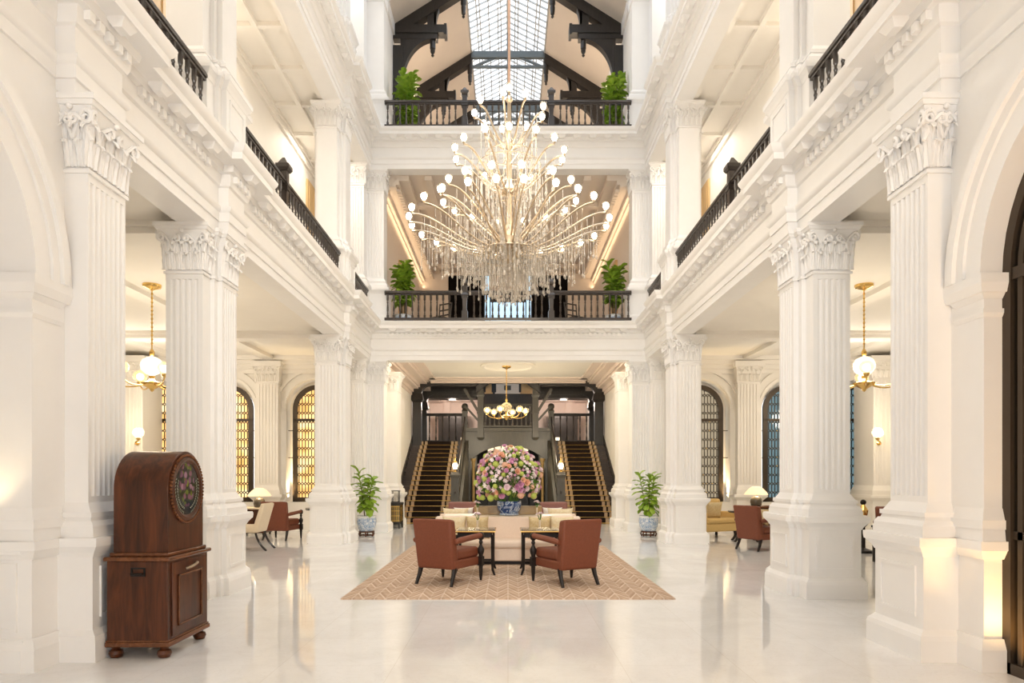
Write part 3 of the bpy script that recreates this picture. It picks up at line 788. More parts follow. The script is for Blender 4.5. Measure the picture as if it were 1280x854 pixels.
for s, sd in ((-1, 'by the left flight'), (1, 'by the right flight')):
    t = thing('balcony_post', 'tall square dark post with hanging foot flanking the stair balcony, ' + sd, 'post', (s*1.04, 25.93, 2.86))
    MB().box(-.11, -.11, .1, .11, .06, 1.95).frus((-.11,-.11,.11,.06), -.03, .03, 0, .1).frus((-.11,-.11,.11,.06), .03, .03, 1.0, 1.06).frus((-.11,-.11,.11,.06), .0, .04, 1.62, 1.7).build('shaft', GREYW, t)
    MB().ball((0, -.02, 2.06), .13, 12, 8).build('finial', GREYW, t)
    mb = MB()
    for (a, b) in (((0, 1.0), (-.5*s*-1*s*s, 1.9)),): pass
    mb.bar((s*.1, 0, 1.1), (s*.62, 0, 1.95), .1, .1, (0,1,0)); mb.bar((s*.1, 0, .75), (s*.55, 0, 1.25), .08, .08, (0,1,0))
    mb.build('brace', GREYW, t)
    railing('dark railing at the back of the upper landing, ' + sd, (s*1.7 if s > 0 else -3.27, 27.3), (3.27 if s > 0 else -1.7, 27.3), 2.8, 4.0, BLACKW, step=.24)
    t = thing('landing_cabinet', 'dark low cabinet with two small lit panes on the landing, ' + sd, 'cabinet', (s*2.55, 31.4, 2.8))
    MB().box(-.62, -.3, 0, .62, .3, 1.3).box(-.66, -.34, 1.3, .66, .34, 1.55).build('body', BLACKW, t)
    for k in (0, 1): MB().box(-s*.5+k*.22-.1, -.32, .12, -s*.5+k*.22+.08, -.3, .45).build('lit_pane', emit('lit_pane', (1,.85,.6), 1.2), t)
    struct('door_%d' % (1 if s < 0 else 2), MB().box(s*3.60, 28.2, 2.8, s*3.66, 29.6, 4.7), DOORW)

# ------------------------------------------------------------------ the two stair flights
NS, ST, RI, Y0 = 17, .285, .1647, 21.3
def stair(s, sd):
    t = thing('staircase', 'dark timber stair flight with brown runner and brass rods, ' + sd, 'staircase', (s*2.63, Y0, 0))
    W0, W1 = (-.985, .985)
    mb = MB()
    for i in range(NS):
        mb.box(W0, i*ST, 0 if i < 2 else RI*(i-1.5), W1, (i+1)*ST+.05, RI*(i+1)-.03); mb.box(W0, i*ST-.03, RI*(i+1)-.03, W1, (i+1)*ST, RI*(i+1))
    mb.build('steps', TREAD, t, smooth=False)
    # runner: dark field and striped borders follow every tread and riser; offsets from the wall side
    def strip(a, b, lift, nm, m):
        q = MB()
        for i in range(NS):
            y = i*ST; z = RI*i
            q.box(s*a*-1, y-.034-lift, z, s*b*-1, y-.028, z+RI+lift); q.box(s*a*-1, y-.034-lift, z+RI, s*b*-1, y+ST-.03, z+RI+lift)
        q.build(nm, m, t, smooth=False)
    strip(-.68, .74, .008, 'runner', RUNNER)
    for a in (-.67, -.51, .48, .63): strip(a, a+.10, .018, 'runner_border', RUNEDGE)
    rod = MB().tube([(-.73, 0, 0), (.73, 0, 0)], .010, 8).mesh('stair_rod', GOLDR)
    for i in range(NS): inst('stair_rod', rod, t, (-s*.03, i*ST-.05, RI*i+.03))
    # sloping skirting on the wall side, stringer and rail on the open side
    def slope(x0, x1, lo, hi):
        q = MB(); q.prism([(-.1, lo), (NS*ST, lo+RI*NS), (NS*ST, hi+RI*NS), (-.1, hi)], lambda u, w, k: (k, u, w), x0, x1); return q
    slope(s*.985, s*1.025, -.02, .30).build('skirting', BLACKW, t)
    slope(-s*.94, -s*1.01, -.25, .22).build('stringer', GREYW, t)
    slope(-s*.945, -s*1.01, .93, .985).build('handrail', RAILW, t, bevel=.015)
    me = baluster(GREYW, .72)
    for i in range(NS): inst('baluster', me, t, (-s*.975, i*ST+.14, RI*(i+1)-.02+.1))
    def np(h, w, loc):
        q = MB(); a = w/2
        for z0, z1, f0, f1 in ((0,.3,1.2,1.2),(.3,.36,1.2,.95),(.36,h*.55,.95,.95),(h*.55,h*.6,1.1,1.1),(h*.6,h*.88,.95,.95),(h*.88,h*.94,1.0,1.2),(h*.94,h,1.2,.8)):
            q.frus((-a*f0,-a*f0,a*f0,a*f0), 0, a*(f1-f0), z0, z1)
        q.build('newel_post', GREYW, t, loc=loc)
    np(1.62, .26, (-s*.975, .08, 0)); np(1.25, .2, (-s*.975, NS*ST+.05, RI*NS))
    MB().ball((0,0,0), .13, 12, 8).build('newel_cap', GREYW, t, loc=(-s*.975, NS*ST+.05, RI*NS+1.36))
    # small brass lamp on the lower newel
    l = thing('newel_lamp', 'small brass lantern with frosted glass on the lower newel, ' + sd, 'lamp', (s*2.63-s*.975, Y0+.08, 1.62))
    MB().lathe([(.06,0),(.06,.02),(.02,.05),(.05,.09)], n=12).build('base', BRASS, l)
    MB().lathe([(.05,.09),(.085,.2),(.06,.28)], n=12).build('glass_shade', GLOBEL, l)
    MB().lathe([(.06,.28),(.07,.30),(.03,.36),(.015,.44),(.004,.47)], n=12).build('cap', BRASS, l)
stair(-1, 'nearer the music cabinet'); stair(1, 'nearer the tall grille')

# ------------------------------------------------------------------ first-floor hall behind the end railing
for s, nm in ((-1, 'left'), (1, 'right')):
    struct('wall_upper_' + nm, MB().box(s*3.5, 18.84, 5.56, s*3.7, 27.6, 9.9), UPPERP)
    struct('door_%d' % (3 if s < 0 else 4), MB().box(s*3.42, 21.8, 5.56, s*3.51, 23.3, 8.4).box(s*3.40, 21.95, 5.8, s*3.43, 22.45, 8.1).box(s*3.40, 22.65, 5.8, s*3.43, 23.15, 8.1), DOORW)
struct('floor_upper', MB().box(-3.7, 18.7, 5.31, 3.7, 26.1, 5.56).box(-3.7, 26.1, 6.51, 3.7, 28, 6.6), TREAD)
mb = MB().box(-3.7, 18.7, 9.76, 3.7, 27.6, 9.9)
for y in (20.6, 22.7, 24.8, 26.6): mb.box(-3.5, y, 9.62, 3.5, y+.22, 9.78)
for x in (-2.3, -.9, .7, 2.1): mb.box(x, 18.8, 9.64, x+.2, 27.6, 9.78)
for s in (-1, 1):
    for i, (u, z) in enumerate(((.08, 9.2), (.16, 9.3), (.42, 9.44), (.5, 9.5), (.78, 9.615))): mb.box(s*(3.5-u), 18.72+.01*i, z, s*(3.52+.003*i), 27.6, 9.79+.002*i)
    for k in range(44): mb.box(s*2.98, 18.95+k*.195, 9.40, s*3.10, 19.05+k*.195, 9.46)
struct('ceiling_upper', mb, UPPERP)
struct('wall_upper_rear', MB().box(-3.7, 27.4, 5.5, -2.4, 27.6, 9.9).box(2.4, 27.4, 5.5, 3.7, 27.6, 9.9).box(-2.4, 27.4, 9.56, 2.4, 27.6, 9.9), ROOFP)
struct('opening_sheet', MB().box(-2.5, 27.5, 5.5, -.97, 27.62, 9.6).box(.97, 27.5, 5.5, 2.5, 27.62, 9.6), VOID)  # near-black sheets stand in for the dark openings beside the window
r = sroot('window_9'); r.location = (0, 27.5, 5.5)
MB().box(-.95, .04, 0, .95, .06, 4.1).build('pane', emit('daylit_blue_glass', (.45,.66,.85), .9), r)
mb = MB()
for x in (-.97, -.74, .70, .93): mb.box(x, 0, 0, x+.04, .06, 4.1)
mb.box(-.72, .01, 3.0, .72, .035, 3.22); MB().box(-.70, 0, 3.22, .70, .035, 4.1).build('blind', PINKP, r); mb.build('window_frame', BLACKW, r)
for s, sd in ((-1, 'by the fig nearer the music cabinet'), (1, 'by the fig nearer the tall grille')):
    t = thing('side_chair', 'dark open-frame chair behind the end railing, ' + sd, 'chair', (s*1.95, 19.6, 5.56), s*.6)
    MB().box(-.24, -.24, .42, .24, .24, .47).build('seat', BLACKW, t, bevel=.01)
    for x in (-.2, .2):
        for y in (-.2, .2): MB().tube([(x, y, 0), (x, y, .42)], .02, 6).build('leg', BLACKW, t)
    mb = MB()
    for x in (-.21, .21): mb.tube([(x, .2, .45), (x*1.05, .26, .95)], .018, 6)
    for z in (.6, .75, .93): mb.tube([(-.22, .23+.1*(z-.6), z), (.22, .23+.1*(z-.6), z)], .02, 6)
    mb.build('backrest', BLACKW, t)

# ------------------------------------------------------------------ top storey and roof
for s, nm in ((-1, 'left'), (1, 'right')):
    struct('wall_top_' + nm, MB().box(s*3.42, 18.84, 10.62, s*3.6, 31, 15.0).box(s*3.36, 18.84, 14.6, s*3.6, 31, 14.95), PLASTER)
    poly = [(s*3.7, 14.72), (s*3.7, 14.86), (s*1.3, 16.36), (s*1.3, 16.22)]
    struct('roof_slope_' + nm, poly_wall(poly, 'y', 18.6, 31.2), ROOFP)
    poly = [(s*3.7, 14.95), (s*3.7, 15.06), (s*2.9, 15.56), (s*2.9, 15.45)]
    struct('roof_front_' + nm, poly_wall(poly, 'y', -2, 18.6), ROOFP)
struct('floor_top', MB().box(-3.6, 18.7, 10.35, 3.6, 31.2, 10.62), TREAD)
struct('wall_top_rear', poly_wall([(-3.6, 10.6), (3.6, 10.6), (3.6, 14.9), (1.3, 16.3), (0, 17.1), (-1.3, 16.3), (-3.6, 14.9)], 'y', 31, 31.2), ROOFP)
mb = MB()
def sky_z(x): return 16.3 + .8*(1-abs(x)/1.3)
for x in (-1.3, -1.02, -.92, -.64, -.34, -.24, .24, .34, .64, .92, 1.02, 1.3):
    mb.bar((x, 18.6, sky_z(x)), (x, 31.1, sky_z(x)), .035 if abs(x) < 1.2 else .1, .06)
mb.bar((0, 18.6, 17.1), (0, 31.1, 17.1), .1, .12)
y = 18.7; 
while y < 31:
    for s in (-1, 1): mb.bar((s*1.3, y, 16.3), (0, y+.25, 17.1), .028, .05)
    y += .30
struct('roof_skylight_bars', mb, SKYFR)
mb = MB()
for s in (-1, 1): mb.add([(s*1.3, 18.6, 16.33), (s*1.3, 31.1, 16.33), (0, 31.1, 17.13), (0, 18.6, 17.13)], [(0,1,2,3)])
for s in (-1, 1): mb.add([(s*3.0, 6, 15.5), (s*3.0, 18.6, 15.5), (0, 18.6, 17.2), (0, 6, 17.2)], [(0,1,2,3)])
struct('roof_skylight_panes', mb, SKYGL, smooth=False)
mb = MB()
for y in [6.2+2.4*i for i in range(6)]:
    for s in (-1, 1): mb.bar((s*3, y, 15.5), (0, y, 17.2), .06, .1)
for x in (-3, -1.5, 0, 1.5, 3): mb.bar((x, -2, 17.2-abs(x)*.567), (x, 18.6, 17.2-abs(x)*.567), .08, .1)
struct('roof_skylight_front', mb, SKYFR)
struct('roof_entrance', poly_wall([(-3.1, 15.45), (3.1, 15.45), (0, 17.25)], 'y', -2.5, 6.1), ROOFP)
def truss(y, lb):
    t = thing('roof_truss', lb, 'roof truss', (0, y, 10.62))
    Z = 10.62
    tie = MB().box(-1.34, -.07, 16.12-Z, 1.34, .07, 16.34-Z).box(-1.34, -.04, 15.78-Z, 1.34, .04, 15.86-Z)
    for s in (-1, 1): tie.bar((s*1.2, 0, 15.82-Z), (s*.4, 0, 16.15-Z), .06, .06, (0,1,0))
    tie.box(-.04, -.05, 15.8-Z, .04, .05, 17.0-Z)
    for s in (-1, 1):
        MB().box(s*3.42, -.13, 0, s*3.12, .13, 14.3-Z).build('post', BLACKW, t)
        MB().box(s*3.42, -.15, 14.66-Z, s*1.86, .15, 14.9-Z).box(s*3.42, -.12, 14.5-Z, s*2.1, .12, 14.66-Z).box(s*1.90, -.17, 14.60-Z, s*1.82, .17, 14.92-Z).build('hammer_beam', BLACKW, t)
        poly_wall([(s*3.2, 14.52-Z), (s*3.2, 13.1-Z)] + [(s*u, w-Z) for u, w in arc(2.15, 13.3, .97, 1.22, 0, 90, 12)] + [(s*2.15, 14.53-Z)], 'y', -.11, .11).build('curved_brace', BLACKW, t)
        MB().box(s*2.40, -.1, 14.88-Z, s*2.14, .1, 15.5-Z).build('strut', BLACKW, t)
        poly_wall([(s*3.5, 14.84-Z), (s*1.28, 16.24-Z), (s*1.28, 15.9-Z), (s*2.92, 14.84-Z)], 'y', -.14, .14).build('rafter', BLACKW, t)
        poly_wall([(s*2.2, 14.9-Z)] + [(s*u, w-Z) for u, w in arc(1.36, 14.95, .78, .98, 0, 90, 12)] + [(s*1.36, 16.12-Z), (s*2.2, 15.6-Z)], 'y', -.1, .1).build('curved_brace', BLACKW, t)
        for x, z0, z1 in ((2.25, 14.02, 14.55), (1.33, 15.18, 16.1)):
            h = z1-z0
            MB().lathe([(.02,0),(.05,.04),(.025,.08),(.06,.12),(.075,h*.35),(.06,h*.4),(.085,h*.45),(.085,h)], (s*x, 0, z0-Z), 8).build('pendant', BLACKW, t)
    tie.build('tie_beam', TIEB, t)
truss(20.4, 'nearest dark hammerbeam roof truss, directly above the uppermost railing')
truss(23.9, 'second dark hammerbeam roof truss, below and behind the nearest one')
truss(27.4, 'third dark hammerbeam roof truss, seen through the uppermost railing')
# ------------------------------------------------------------------ chandelier
def chandelier():
    t = thing('chandelier', 'huge many-armed glowing crystal chandelier hanging in the middle of the hall', 'chandelier', (0.02, 11.9, 0))
    MB().tube([(0,0,8.1), (0,0,16.9)], .022, 8).build('hanging_rod', simple('rose_brass', (.72,.48,.36), .35, metal=.8), t)
    MB().lathe([(.02,5.2),(.10,5.25),(.16,5.4),(.24,5.5),(.24,5.62),(.10,5.7),(.05,5.9),(.05,6.4),(.10,6.5),(.05,6.6),(.04,7.2),(.10,7.3),(.04,7.4),(.03,8.0),(.07,8.05),(.02,8.15)], n=16).build('stem', CHROME, t)
    bulb_me = MB().ball((0,0,.06), .052, 10, 8).mesh('bulb', BULB)
    cup_me = MB().lathe([(.012,-.02),(.03,-.01),(.045,.02),(.06,.055),(.066,.10),(.064,.10),(.055,.055),(.04,.03)], n=12).mesh('bulb_cup', CLEAR)
    tiers = [(24, 1.72, 5.88, .22, 5.46, 5.28, .06), (16, 1.2, 6.33, .16, 5.58, 5.85, .14), (14, .95, 7.05, .07, 6.42, 6.45, .12), (9, .60, 7.80, .06, 7.25, 7.15, .12)]
    strands = []
    r2 = random.Random(3)
    for n, R, zt, r0, zh, zd, sag in tiers:
        arm = bez((r0,0,zh), (R*.45,0,zd), (R*.72,0,zt+.02), (R,0,zt-.05), 14)
        me = MB().tube(arm + [(R+.015,0,zt-.01)], [.017]*15+[.024], 6).mesh('arm', CHROME)
        for k in range(n):
            a = 2*pi*(k+.5+r2.uniform(-.12,.12))/n
            o = inst('arm', me, t, (0,0,0), (0,0,a))
            inst('bulb', bulb_me, o, (R+.01,0,zt)); inst('bulb_cup', cup_me, o, (R+.01,0,zt))
            m = 9 if R > 1.5 else (5 if R > 1 else 4)
            for j in range(m):
                p = arm[4 + int(j*10/m)]
                if p.x < .3: continue
                strands.append((p.x*cos(a), p.x*sin(a), p.z, r2.uniform(.28,.74) if R > 1 else r2.uniform(.3,.9)))
    o = inst('arm', MB().tube([(0,0,8.1),(0,0,8.2)], .02, 6).mesh('arm', CHROME), t, (0,-.02,0)); inst('bulb', bulb_me, o, (0,0,8.2)); inst('bulb_cup', cup_me, o, (0,0,8.2))
    # straight curtain round the stem: stepped rings of long strands
    for R, z0, z1, n in ((.62, 5.35, 4.95, 46), (.46, 5.4, 4.78, 38), (.34, 5.45, 4.70, 30), (.20, 5.4, 4.62, 16), (.40, 7.1, 6.5, 18), (.55, 6.9, 6.3, 20), (.28, 6.4, 5.75, 16)):
        for k in range(n):
            a = 2*pi*k/n + R; strands.append((R*cos(a), R*sin(a), z0, z0-z1+r2.uniform(-.05,.05)))
    def strand(mb, x, y, z, L):
        mb.tube([(x,y,z), (x,y,z-L)], .0052, 4)
        for i in range(1, max(2, int(L/.15))):
            mb.lathe([(.002,-.014),(.011,0),(.002,.014)], (x, y, z-L*i/max(2, int(L/.15))), 6)
        mb.lathe([(.003,-.085),(.016,-.065),(.019,-.045),(.008,-.012),(.002,0)], (x, y, z-L), 8)
        return mb
    strands.sort(key=lambda q: q[1])                       # nearest to the viewer first
    for q in strands[:96]:
        strand(MB(), 0, 0, 0, q[3]).build('crystal_strand', CRYST, t, loc=q[:3])
    mb = MB()
    for q in strands[96:]: strand(mb, *q)
    mb.build('crystal_strands', CRYST, t)['kind'] = 'stuff'
    for R, z in ((.62, 5.35), (.46, 5.4), (.34, 5.45), (.55, 6.9), (.40, 7.1), (.28, 6.4)):
        rg = MB()
        pts = [(R*cos(2*pi*k/32), R*sin(2*pi*k/32), z) for k in range(33)]; rg.tube(pts, .01, 5, False)
        for k in range(4): rg.tube([(0,0,z+.02), (R*cos(k*pi/2+.3), R*sin(k*pi/2+.3), z)], .009, 5)
        rg.build('crystal_ring', CHROME, t)
chandelier()

# ------------------------------------------------------------------ brass pendants with globes
def globe_mb(r):
    mb = MB(); n = 24; vs = []; fs = []; m = 10
    for i in range(m+1):
        a = pi*(.10+.84*i/m)
        for k in range(n): 
            rr = r*sin(a)*(1+.02*(k % 2)); vs.append((rr*cos(2*pi*k/n), rr*sin(2*pi*k/n), -r*.92*cos(a)))
    for i in range(m):
        for k in range(n): fs.append((i*n+k, i*n+(k+1)%n, (i+1)*n+(k+1)%n, (i+1)*n+k))
    return mb.add(vs, fs)
def pendant(label, loc, zc, zb, rz=0):
    """zc ceiling height, zb height of the brass bowl"""
    t = thing('pendant_lamp', label, 'pendant lamp', (loc[0], loc[1], zb), rz)
    H = zc-zb
    MB().lathe([(.02,H-.10),(.05,H-.08),(.14,H-.05),(.15,H-.02),(.15,H)], n=20).build('ceiling_rose', BRASS, t)
    mb = MB().tube([(0,0,.62), (0,0,H-.05)], .012, 6)
    for i in range(int((H-.75)/.07)): mb.ball((0,0,.72+i*.07), .022, 6, 4)
    mb.lathe([(.015,.50),(.04,.53),(.045,.57),(.02,.62)], n=12).build('chain', BRASS, t)
    globe_mb(.175).build('glass_jar', JAR, t, loc=(0,0,.34))
    MB().lathe([(.01,-.10),(.03,-.08),(.035,-.06),(.10,-.02),(.17,.02),(.18,.05),(.07,.08),(.04,.12),(.05,.17),(.02,.19)], n=20).build('bowl', BRASS, t)
    arm = MB().tube(bez((.1,0,.03), (.32,0,-.07), (.58,0,-.03), (.64,0,.09)), .013, 6).lathe([(.02,0),(.05,.02),(.055,.05),(.02,.055)], (.64,0,.08), 12).mesh('arm', BRASS)
    g = globe_mb(.115).mesh('globe', JAR); b = MB().ball((0,0,0), .062, 10, 8).mesh('bulb', GLOBEL)
    for k in range(6):
        a = inst('arm', arm, t, (0,0,0), (0,0,k*pi/3)); inst('globe', g, a, (.64,0,.23)); inst('bulb', b, a, (.64,0,.22))
    return t
pendant('brass globe pendant lamp in the side room behind the music cabinet', (-6.05, 11.6), 4.75, 3.03, .25)
pendant('brass globe pendant lamp in the side room nearer the tall grille', (6.05, 11.6), 4.75, 3.03, .1)
pendant('brass globe pendant lamp hanging in front of the twin stairs', (-.05, 22.4), 5.1, 3.42, .2)
def sconce(label, loc, s):
    t = thing('wall_sconce', label, 'wall lamp', loc)
    MB().lathe([(.06,0),(.06,.015),(.03,.03),(.015,.04)], n=14).xf(Matrix.Rotation(pi/2, 4, 'X')).build('wall_plate', BRASS, t)
    MB().tube(bez((0,-.02,0), (0,-.2,-.06), (-s*.1,-.3,-.02), (-s*.22,-.36,.06)), .013, 6).lathe([(.02,0),(.05,.02),(.055,.05),(.02,.06)], (-s*.22,-.36,.06), 12).build('arm', BRASS, t)
    globe_mb(.14).build('globe', JAR, t, loc=(-s*.22,-.36,.25)); MB().ball((0,0,0), .07, 10, 8).build('bulb', GLOBEL, t, loc=(-s*.22,-.36,.24))
sconce('brass wall lamp with one globe under the pendant behind the music cabinet', (-9.62, 17.72, 2.35), -1)
sconce('brass wall lamp with one globe under the pendant nearer the tall grille', (9.62, 17.72, 2.35), 1)

# ------------------------------------------------------------------ potted fiddle-leaf figs
def fig_leaf(mb, M, L, W):
    vs = []; fs = []; rows = 8
    for i in range(rows+1):
        t = i/rows; w = W/2*(.10+.95*t**1.1)*math.sqrt(max(.004, 1-max(0, (t-.62)/.38)**2))
        z = .10*L*sin(pi*t)-.25*L*t*t
        for k in (-1, -.5, 0, .5, 1): vs.append(M @ Vector((w*k, L*t, z + .12*W*abs(k) + .02*W*sin(t*14+k*3))))
    for i in range(rows):
        for k in range(4): a = i*5+k; fs.append((a, a+1, a+6, a+5))
    mb.add(vs, fs)
def fig(label, loc, h, seed, pr=.24, ph=.38, stand=.13, spread=.26, nst=3):
    r = random.Random(seed)
    t = thing('potted_fig', label, 'potted plant', loc, r.uniform(0, 6), 'fiddle-leaf figs in blue and white pots' if False else None)
    st = stand
    if st:
        mb = MB().lathe([(pr*.78,st-.035),(pr*.82,st-.02),(pr*.80,st)], n=20)
        for k in range(6):
            a = k*pi/3; mb.tube([(pr*.74*cos(a),pr*.74*sin(a),st-.03),(pr*.82*cos(a),pr*.82*sin(a),st*.5),(pr*.70*cos(a),pr*.70*sin(a),0)], .018, 6)
        mb.lathe([(pr*.66,.02),(pr*.66,.04),(pr*.60,.04),(pr*.60,.02)], n=20, closed=True).build('stand', MAHOG, t)
    MB().lathe([(pr*.68,0),(pr*.74,.01),(pr*.92,ph*.3),(pr*1.0,ph*.62),(pr*.99,ph*.8),(pr*.93,ph*.93),(pr*.98,ph),(pr*.90,ph),(pr*.86,ph*.93),(pr*.86,ph*.85)], (0,0,0), 28).build('pot', CHINA, t, loc=(0,0,st))
    MB().lathe([(.01,0),(pr*.86,0),(pr*.86,.01),(.01,.015)], n=20).build('soil', SOIL, t, loc=(0,0,st+ph*.88))
    z0 = st+ph*.88; stems = MB(); fo = MB()
    for k in range(nst):
        a = 2*pi*k/nst + r.uniform(-.3,.3); top = Vector((spread*.55*cos(a), spread*.55*sin(a), z0 + h*(1 if k == 0 else r.uniform(.72,.95))))
        pts = bez((.05*cos(a),.05*sin(a),z0), (.1*cos(a),.1*sin(a),z0+h*.35), (spread*.3*cos(a),spread*.3*sin(a),z0+h*.6), top, 10)
        stems.tube(pts, [.014-.001*i for i in range(11)], 6)
        nl = int(22*h/1.0)+6
        for j in range(nl):
            f = (.16 if stand else .30) + (.84 if stand else .70)*j/(nl-1); q = f*10; i = min(9, int(q)); p = pts[i].lerp(pts[i+1], q-i)
            an = j*2.4 + r.uniform(-.4,.4); L = r.uniform(.21,.30)
            el = -.35 + 1.25*f**2 + r.uniform(-.2,.25)
            M = Matrix.Translation(p) @ Matrix.Rotation(an, 4, 'Z') @ Matrix.Rotation(el, 4, 'X') @ Matrix.Rotation(r.uniform(-.4,.4), 4, 'Y')
            fig_leaf(fo, M, L, L*.80)
    stems.build('stem', STEM, t); fo.build('foliage', LEAF, t, ang=1.2)
    return t
fig('fiddle-leaf fig in blue and white pot on marble floor, between pier and left stair', (-3.52, 17.0, 0), 1.08, 5, spread=.42)
fig('fiddle-leaf fig in blue and white pot on marble floor, between pier and right stair', (3.5, 17.0, 0), 1.0, 11, spread=.42)
fig('fiddle-leaf fig behind the first-floor end railing, on the music cabinet side', (-2.98, 19.45, 5.56), 1.58, 21, .27, .5, 0, .34, 6)
fig('fiddle-leaf fig behind the first-floor end railing, on the tall grille side', (3.03, 19.45, 5.56), 1.52, 33, .27, .5, 0, .34, 6)
fig('fiddle-leaf fig behind the uppermost railing, on the music cabinet side', (-2.86, 19.4, 10.62), 1.85, 44, .27, .46, 0, .34, 6)
fig('fiddle-leaf fig behind the uppermost railing, on the tall grille side', (3.02, 19.4, 10.62), 1.8, 57, .27, .46, 0, .34, 6)

# ------------------------------------------------------------------ rug and seating
rg = MB().box(-2.03, -3.15, 0, 2.03, 3.15, .015).build('rug', RUG, loc=(0, 11.42, 0))
tag(rg, 'beige chevron-patterned rug on the marble floor under the seating group', 'rug')
def rbox(x0, y0, z0, x1, y1, z1): return MB().box(x0, y0, z0, x1, y1, z1)
def armchair(label, loc, rz, mat=LEATHER, group=None, arms=True, name='armchair'):
    t = thing(name, label, 'armchair', loc, rz, group)
    # reclined upholstered back, a tapering slab
    mb = MB(); mb.add([(-.29,-.33,.22),(.29,-.33,.22),(.29,-.16,.22),(-.29,-.16,.22),(-.315,-.43,.91),(.315,-.43,.91),(.315,-.30,.89),(-.315,-.30,.89)],
           [(3,2,1,0),(4,5,6,7),(0,1,5,4),(1,2,6,5),(2,3,7,6),(3,0,4,7)])
    mb.build('backrest', mat, t, bevel=.035, seg=4)
    rbox(-.30,-.30,.22,.30,.36,.34).build('seat_frame', mat, t, bevel=.02, seg=3)
    rbox(-.285,-.20,.335,.285,.38,.48).build('seat_cushion', mat, t, bevel=.045, seg=4)
    for s in (-1, 1):
        MB().tube([(s*.325,-.33,.60),(s*.335,-.2,.615),(s*.333,.1,.63),(s*.325,.36,.64)], [.036,.042,.040,.038], 14).build('arm', mat, t, bevel=.008)
        MB().lathe([(.028,.27),(.034,.30),(.03,.36),(.045,.40),(.05,.44),(.03,.48),(.018,.51),(.03,.54),(.02,.57),(.04,.59),(.05,.625),(.045,.66),(.02,.685)], (s*.322,.36,0), 12).build('arm_post', LEGW, t)
        MB().lathe([(.016,0),(.022,.06),(.032,.2),(.034,.22)], (s*.322,.36,0), 10).box(s*.322-.036,.324,.21,s*.322+.036,.396,.34).build('leg', LEGW, t)
        mb = MB(); mb.tube([(s*.27,-.26,.24),(s*.275,-.29,.14),(s*.285,-.36,0)], [.036,.03,.022], 8); mb.build('leg', LEGW, t)
    return t
c1 = armchair('russet armchair on the near left corner of the rug, seen from behind', (-.84, 9.56, .015), R_(-28))
c2 = dup(c1, (.81, 9.48, .015), R_(28), 'russet armchair on the near right corner of the rug, seen from behind')
armchair('mauve-brown armchair facing the viewer, at the far left behind the sofa', (-1.07, 15.25, 0), R_(180-4), LEATHER2)
armchair('mauve-brown armchair facing the viewer, at the far right behind the sofa', (1.07, 15.25, 0), R_(180+4), LEATHER2)
# double-sided island sofa
for s, lb in ((1, 'long beige sofa facing the viewer in the middle of the rug'), (-1, 'long beige sofa facing the stairs, back to back with the nearer one')):
    t = thing('sofa', lb, 'sofa', (0, 12.45, .015))
    MB().box(-1.22,-s*.36,0,1.22,-s*1.0,.06).build('plinth', LEGW, t)
    q = lambda x0,y0,z0,x1,y1,z1: MB().box(x0, -s*y0, z0, x1, -s*y1, z1)
    q(-1.28,.40,.06,1.28,1.06,.27).build('base', SOFA, t, bevel=.02)
    q(-1.28,.42,.27,1.28,1.09,.40).build('seat_cushion', SOFA, t, bevel=.05, seg=4)
    q(-1.27,.31,.27,1.27,.50,.77).build('backrest', SOFA, t, bevel=.03, seg=4)
t = thing('console_table', 'narrow golden wood console between the two sofa backs', 'console table', (0, 12.45, .015))
MB().box(-1.15,-.285,.0,1.15,.285,.72).build('body', WOODT, t)
MB().box(-1.16,-.295,.72,1.16,.295,.775).build('table_top', simple('pale_table_top', (.72,.62,.48), .3), t, bevel=.008)
MB().box(-.62,.05,.775,.62,.25,.93).build('planter', WOODT, t, bevel=.008)

def pillow(label, loc, size, rot, mat, name='cushion'):
    w, h, d = size; n = 10; vs = []; fs = []
    for side in (1, -1):
        for i in range(n+1):
            for j in range(n+1):
                u = 2*i/n-1; v = 2*j/n-1
                pinch = 1 - .10*(1-abs(u)**3)*abs(v)**6
                pu = 1 - .10*(1-abs(v)**3)*abs(u)**6
                k = max(0, (1-u**4)*(1-v**4))**.5
                vs.append((u*w/2*pu, side*(d/2*k+.004), v*h/2*pinch + h/2))
    m = (n+1)**2
    for sd in (0, 1):
        for i in range(n):
            for j in range(n):
                a = sd*m + i*(n+1)+j; fs.append((a, a+n+1, a+n+2, a+1))
    edge = [i*(n+1) for i in range(n+1)] + [n*(n+1)+j for j in range(1, n+1)] + [i*(n+1)+n for i in range(n-1, -1, -1)] + [j for j in range(n-1, 0, -1)]
    L = len(edge)
    for k in range(L): a, b = edge[k], edge[(k+1)%L]; fs.append((a, b, b+m, a+m))
    o = MB().add(vs, fs).build(name, mat, loc=loc, rot=rot, ang=1.3)
    return tag(o, label, 'cushion')
zs = .415
pillow('pale gold cushion on the sofa, nearest its left end', (-.93, 11.84, zs), (.42,.40,.15), (.22,0,R_(6)), PALEF)
pillow('gold brocade cushion on the sofa behind the left bud vase', (-.52, 11.83, zs), (.40,.40,.15), (.24,0,R_(-6)), GOLDF)
pillow('gold brocade cushion on the sofa behind the right bud vase', (.54, 11.83, zs), (.40,.40,.15), (.24,0,R_(5)), GOLDF)
pillow('pale gold cushion on the sofa, nearest its right end', (.93, 11.84, zs), (.42,.40,.15), (.22,0,R_(-6)), PALEF)
pillow('pale gold cushion on the far side of the sofa, below the left mauve armchair', (-1.0, 13.08, zs), (.50,.48,.15), (-.22,0,R_(4)), PALEF)
pillow('pale gold cushion on the far side of the sofa, below the right mauve armchair', (1.0, 13.08, zs), (.50,.48,.15), (-.22,0,R_(-4)), PALEF)
pillow('white cushion propped on the far left mauve armchair', (-1.0, 15.38, .46), (.44,.34,.13), (.2,0,R_(4)), WHITEF)
